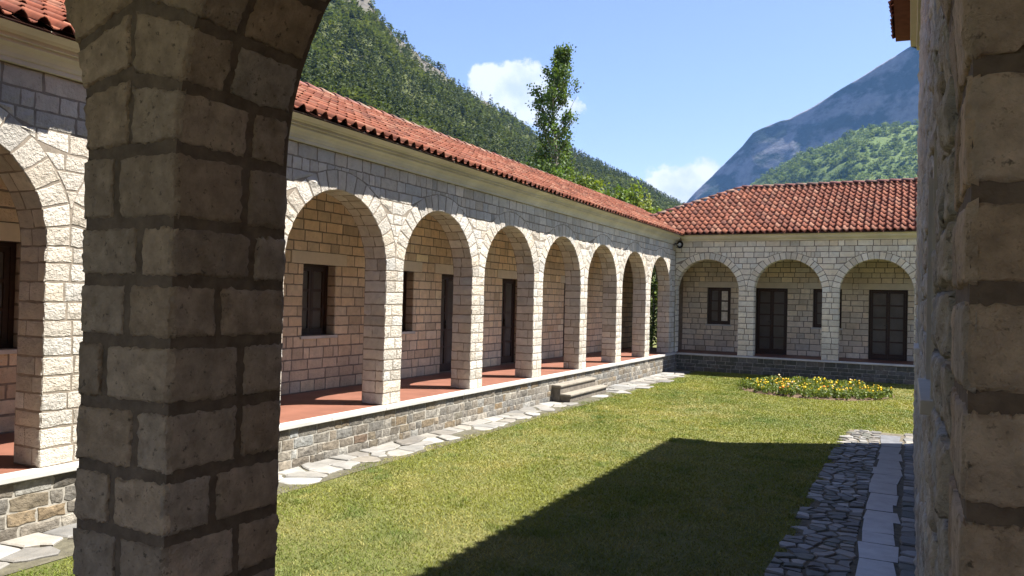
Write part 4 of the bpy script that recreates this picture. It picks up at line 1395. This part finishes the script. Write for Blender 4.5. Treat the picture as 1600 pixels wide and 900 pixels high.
# ------------------------------------------------------------------ lawn grass
def lawn():
    g = np.random.default_rng(909)
    V, T = [], []
    total = 0
    N = 900000
    x = g.uniform(-6.35, 4.0, N); y = g.uniform(3.0, 24.68, N)
    d = np.hypot(x, y)
    keep = g.random(N) < np.clip((9.0 / np.maximum(d, 6)) ** 1.1, .16, 1)
    xs = np.linspace(0, 30, 600)
    e1 = np.array([-6.05 + ragged(q, 8, .13) + (.18 if q > 17.2 else 0) for q in xs]); e2 = np.array([-.93 + ragged(q, 5, .09) for q in xs])
    fuzz = g.normal(0, .035, N)
    L = np.interp(y, xs, e1) + fuzz; Rr = np.interp(y, xs, e2) + fuzz
    keep &= x > L
    keep &= (x < Rr) | (y > 14.85 + fuzz)
    keep &= ~((x > .05) & (y < 15)) & ~((x > -.9) & (y < 14.9))
    keep &= np.hypot(x - BED[0], y - BED[1]) > 1.74 + fuzz
    keep &= project(np.stack([x, y, np.full(N, GROUND)], 1))[:, 0] > -60
    pc = project(np.stack([x, y, np.full(N, GROUND)], 1))
    keep &= (pc[:, 1] < 960) & (pc[:, 0] < 1660)
    # patches of wear stay thin
    wear = fbm(np.stack([x * .55, y * .55, x * 0], 1), 31, 4)
    keep &= g.random(N) < np.clip(1.0 - np.maximum(wear - .15, 0) * 1.2, .45, 1)
    x, y, d, wear = x[keep], y[keep], d[keep], wear[keep]; n = len(x)
    w = .0038 * np.clip(d / 7, 1, 3.2) * g.uniform(.7, 1.3, n)
    h = g.uniform(.010, .027, n) * (1 + .35 * fbm(np.stack([x * 1.7, y * 1.7, x * 0], 1), 32, 3))
    h *= 1 + .5 * np.clip((fbm(np.stack([x * 3.1, y * 3.1, x * 0 + 5], 1), 36, 3) - .30) * 5, 0, 1)
    a = g.uniform(0, 6.283, n); lean = g.normal(0, .85, (n, 2)) * h[:, None]
    b = np.stack([x, y, np.full(n, GROUND)], 1)
    sx, sy = np.cos(a) * w, np.sin(a) * w
    v = np.stack([b + np.stack([sx, sy, 0 * sx], 1), b - np.stack([sx, sy, 0 * sx], 1), b + np.stack([lean[:, 0], lean[:, 1], h], 1)], 1).reshape(-1, 3)
    patch = np.clip(.5 + 1.7 * fbm(np.stack([x * .8, y * .8, x * 0], 1), 33, 5) + g.normal(0, .22, n), 0, 1)
    dry = np.clip((fbm(np.stack([x * 2.6, y * 2.6, x * 0], 1), 34, 4) + wear * .8 + g.normal(0, .3, n)) * 1.3, 0, 1)
    t = (np.array([0.098, 0.128, 0.017])[None] * (1 - patch[:, None]) + np.array([0.175, 0.185, 0.027])[None] * patch[:, None])
    t = t * (1 - .75 * dry[:, None]) + np.array([0.30, 0.255, 0.09])[None] * .75 * dry[:, None]
    clov = np.clip((fbm(np.stack([x * 3.1, y * 3.1, x * 0 + 5], 1), 36, 3) - .30) * 5, 0, 1)[:, None] * .5
    t = t * (1 - clov) + np.array([0.062, 0.115, 0.022])[None] * clov
    t *= g.uniform(.75, 1.2, (n, 1)) * 1.12
    o = link('lawn_grass', make_mesh('lawn_grass', v, np.arange(n * 3).reshape(n, 3), np.repeat(t, 3, 0), False), GRASS)
    tag(o, 'short mown grass of the courtyard lawn', 'grass', kind='stuff')


lawn()


# ------------------------------------------------------------------ air
def haze():
    mb = MB().box(-5200, 5200, -5200, 5200, -40, 1500)
    m = bpy.data.materials.new('haze'); m.use_nodes = True; nt = m.node_tree; nt.nodes.clear()
    out = nt.nodes.new('ShaderNodeOutputMaterial'); pv = nt.nodes.new('ShaderNodeVolumePrincipled')
    pv.inputs['Color'].default_value = (0.22, 0.47, 1.0, 1); pv.inputs['Density'].default_value = 0.000055; pv.inputs['Anisotropy'].default_value = 0.0
    nt.links.new(pv.outputs[0], out.inputs['Volume'])
    tag(mb.build('haze', m), kind='stuff')


haze()
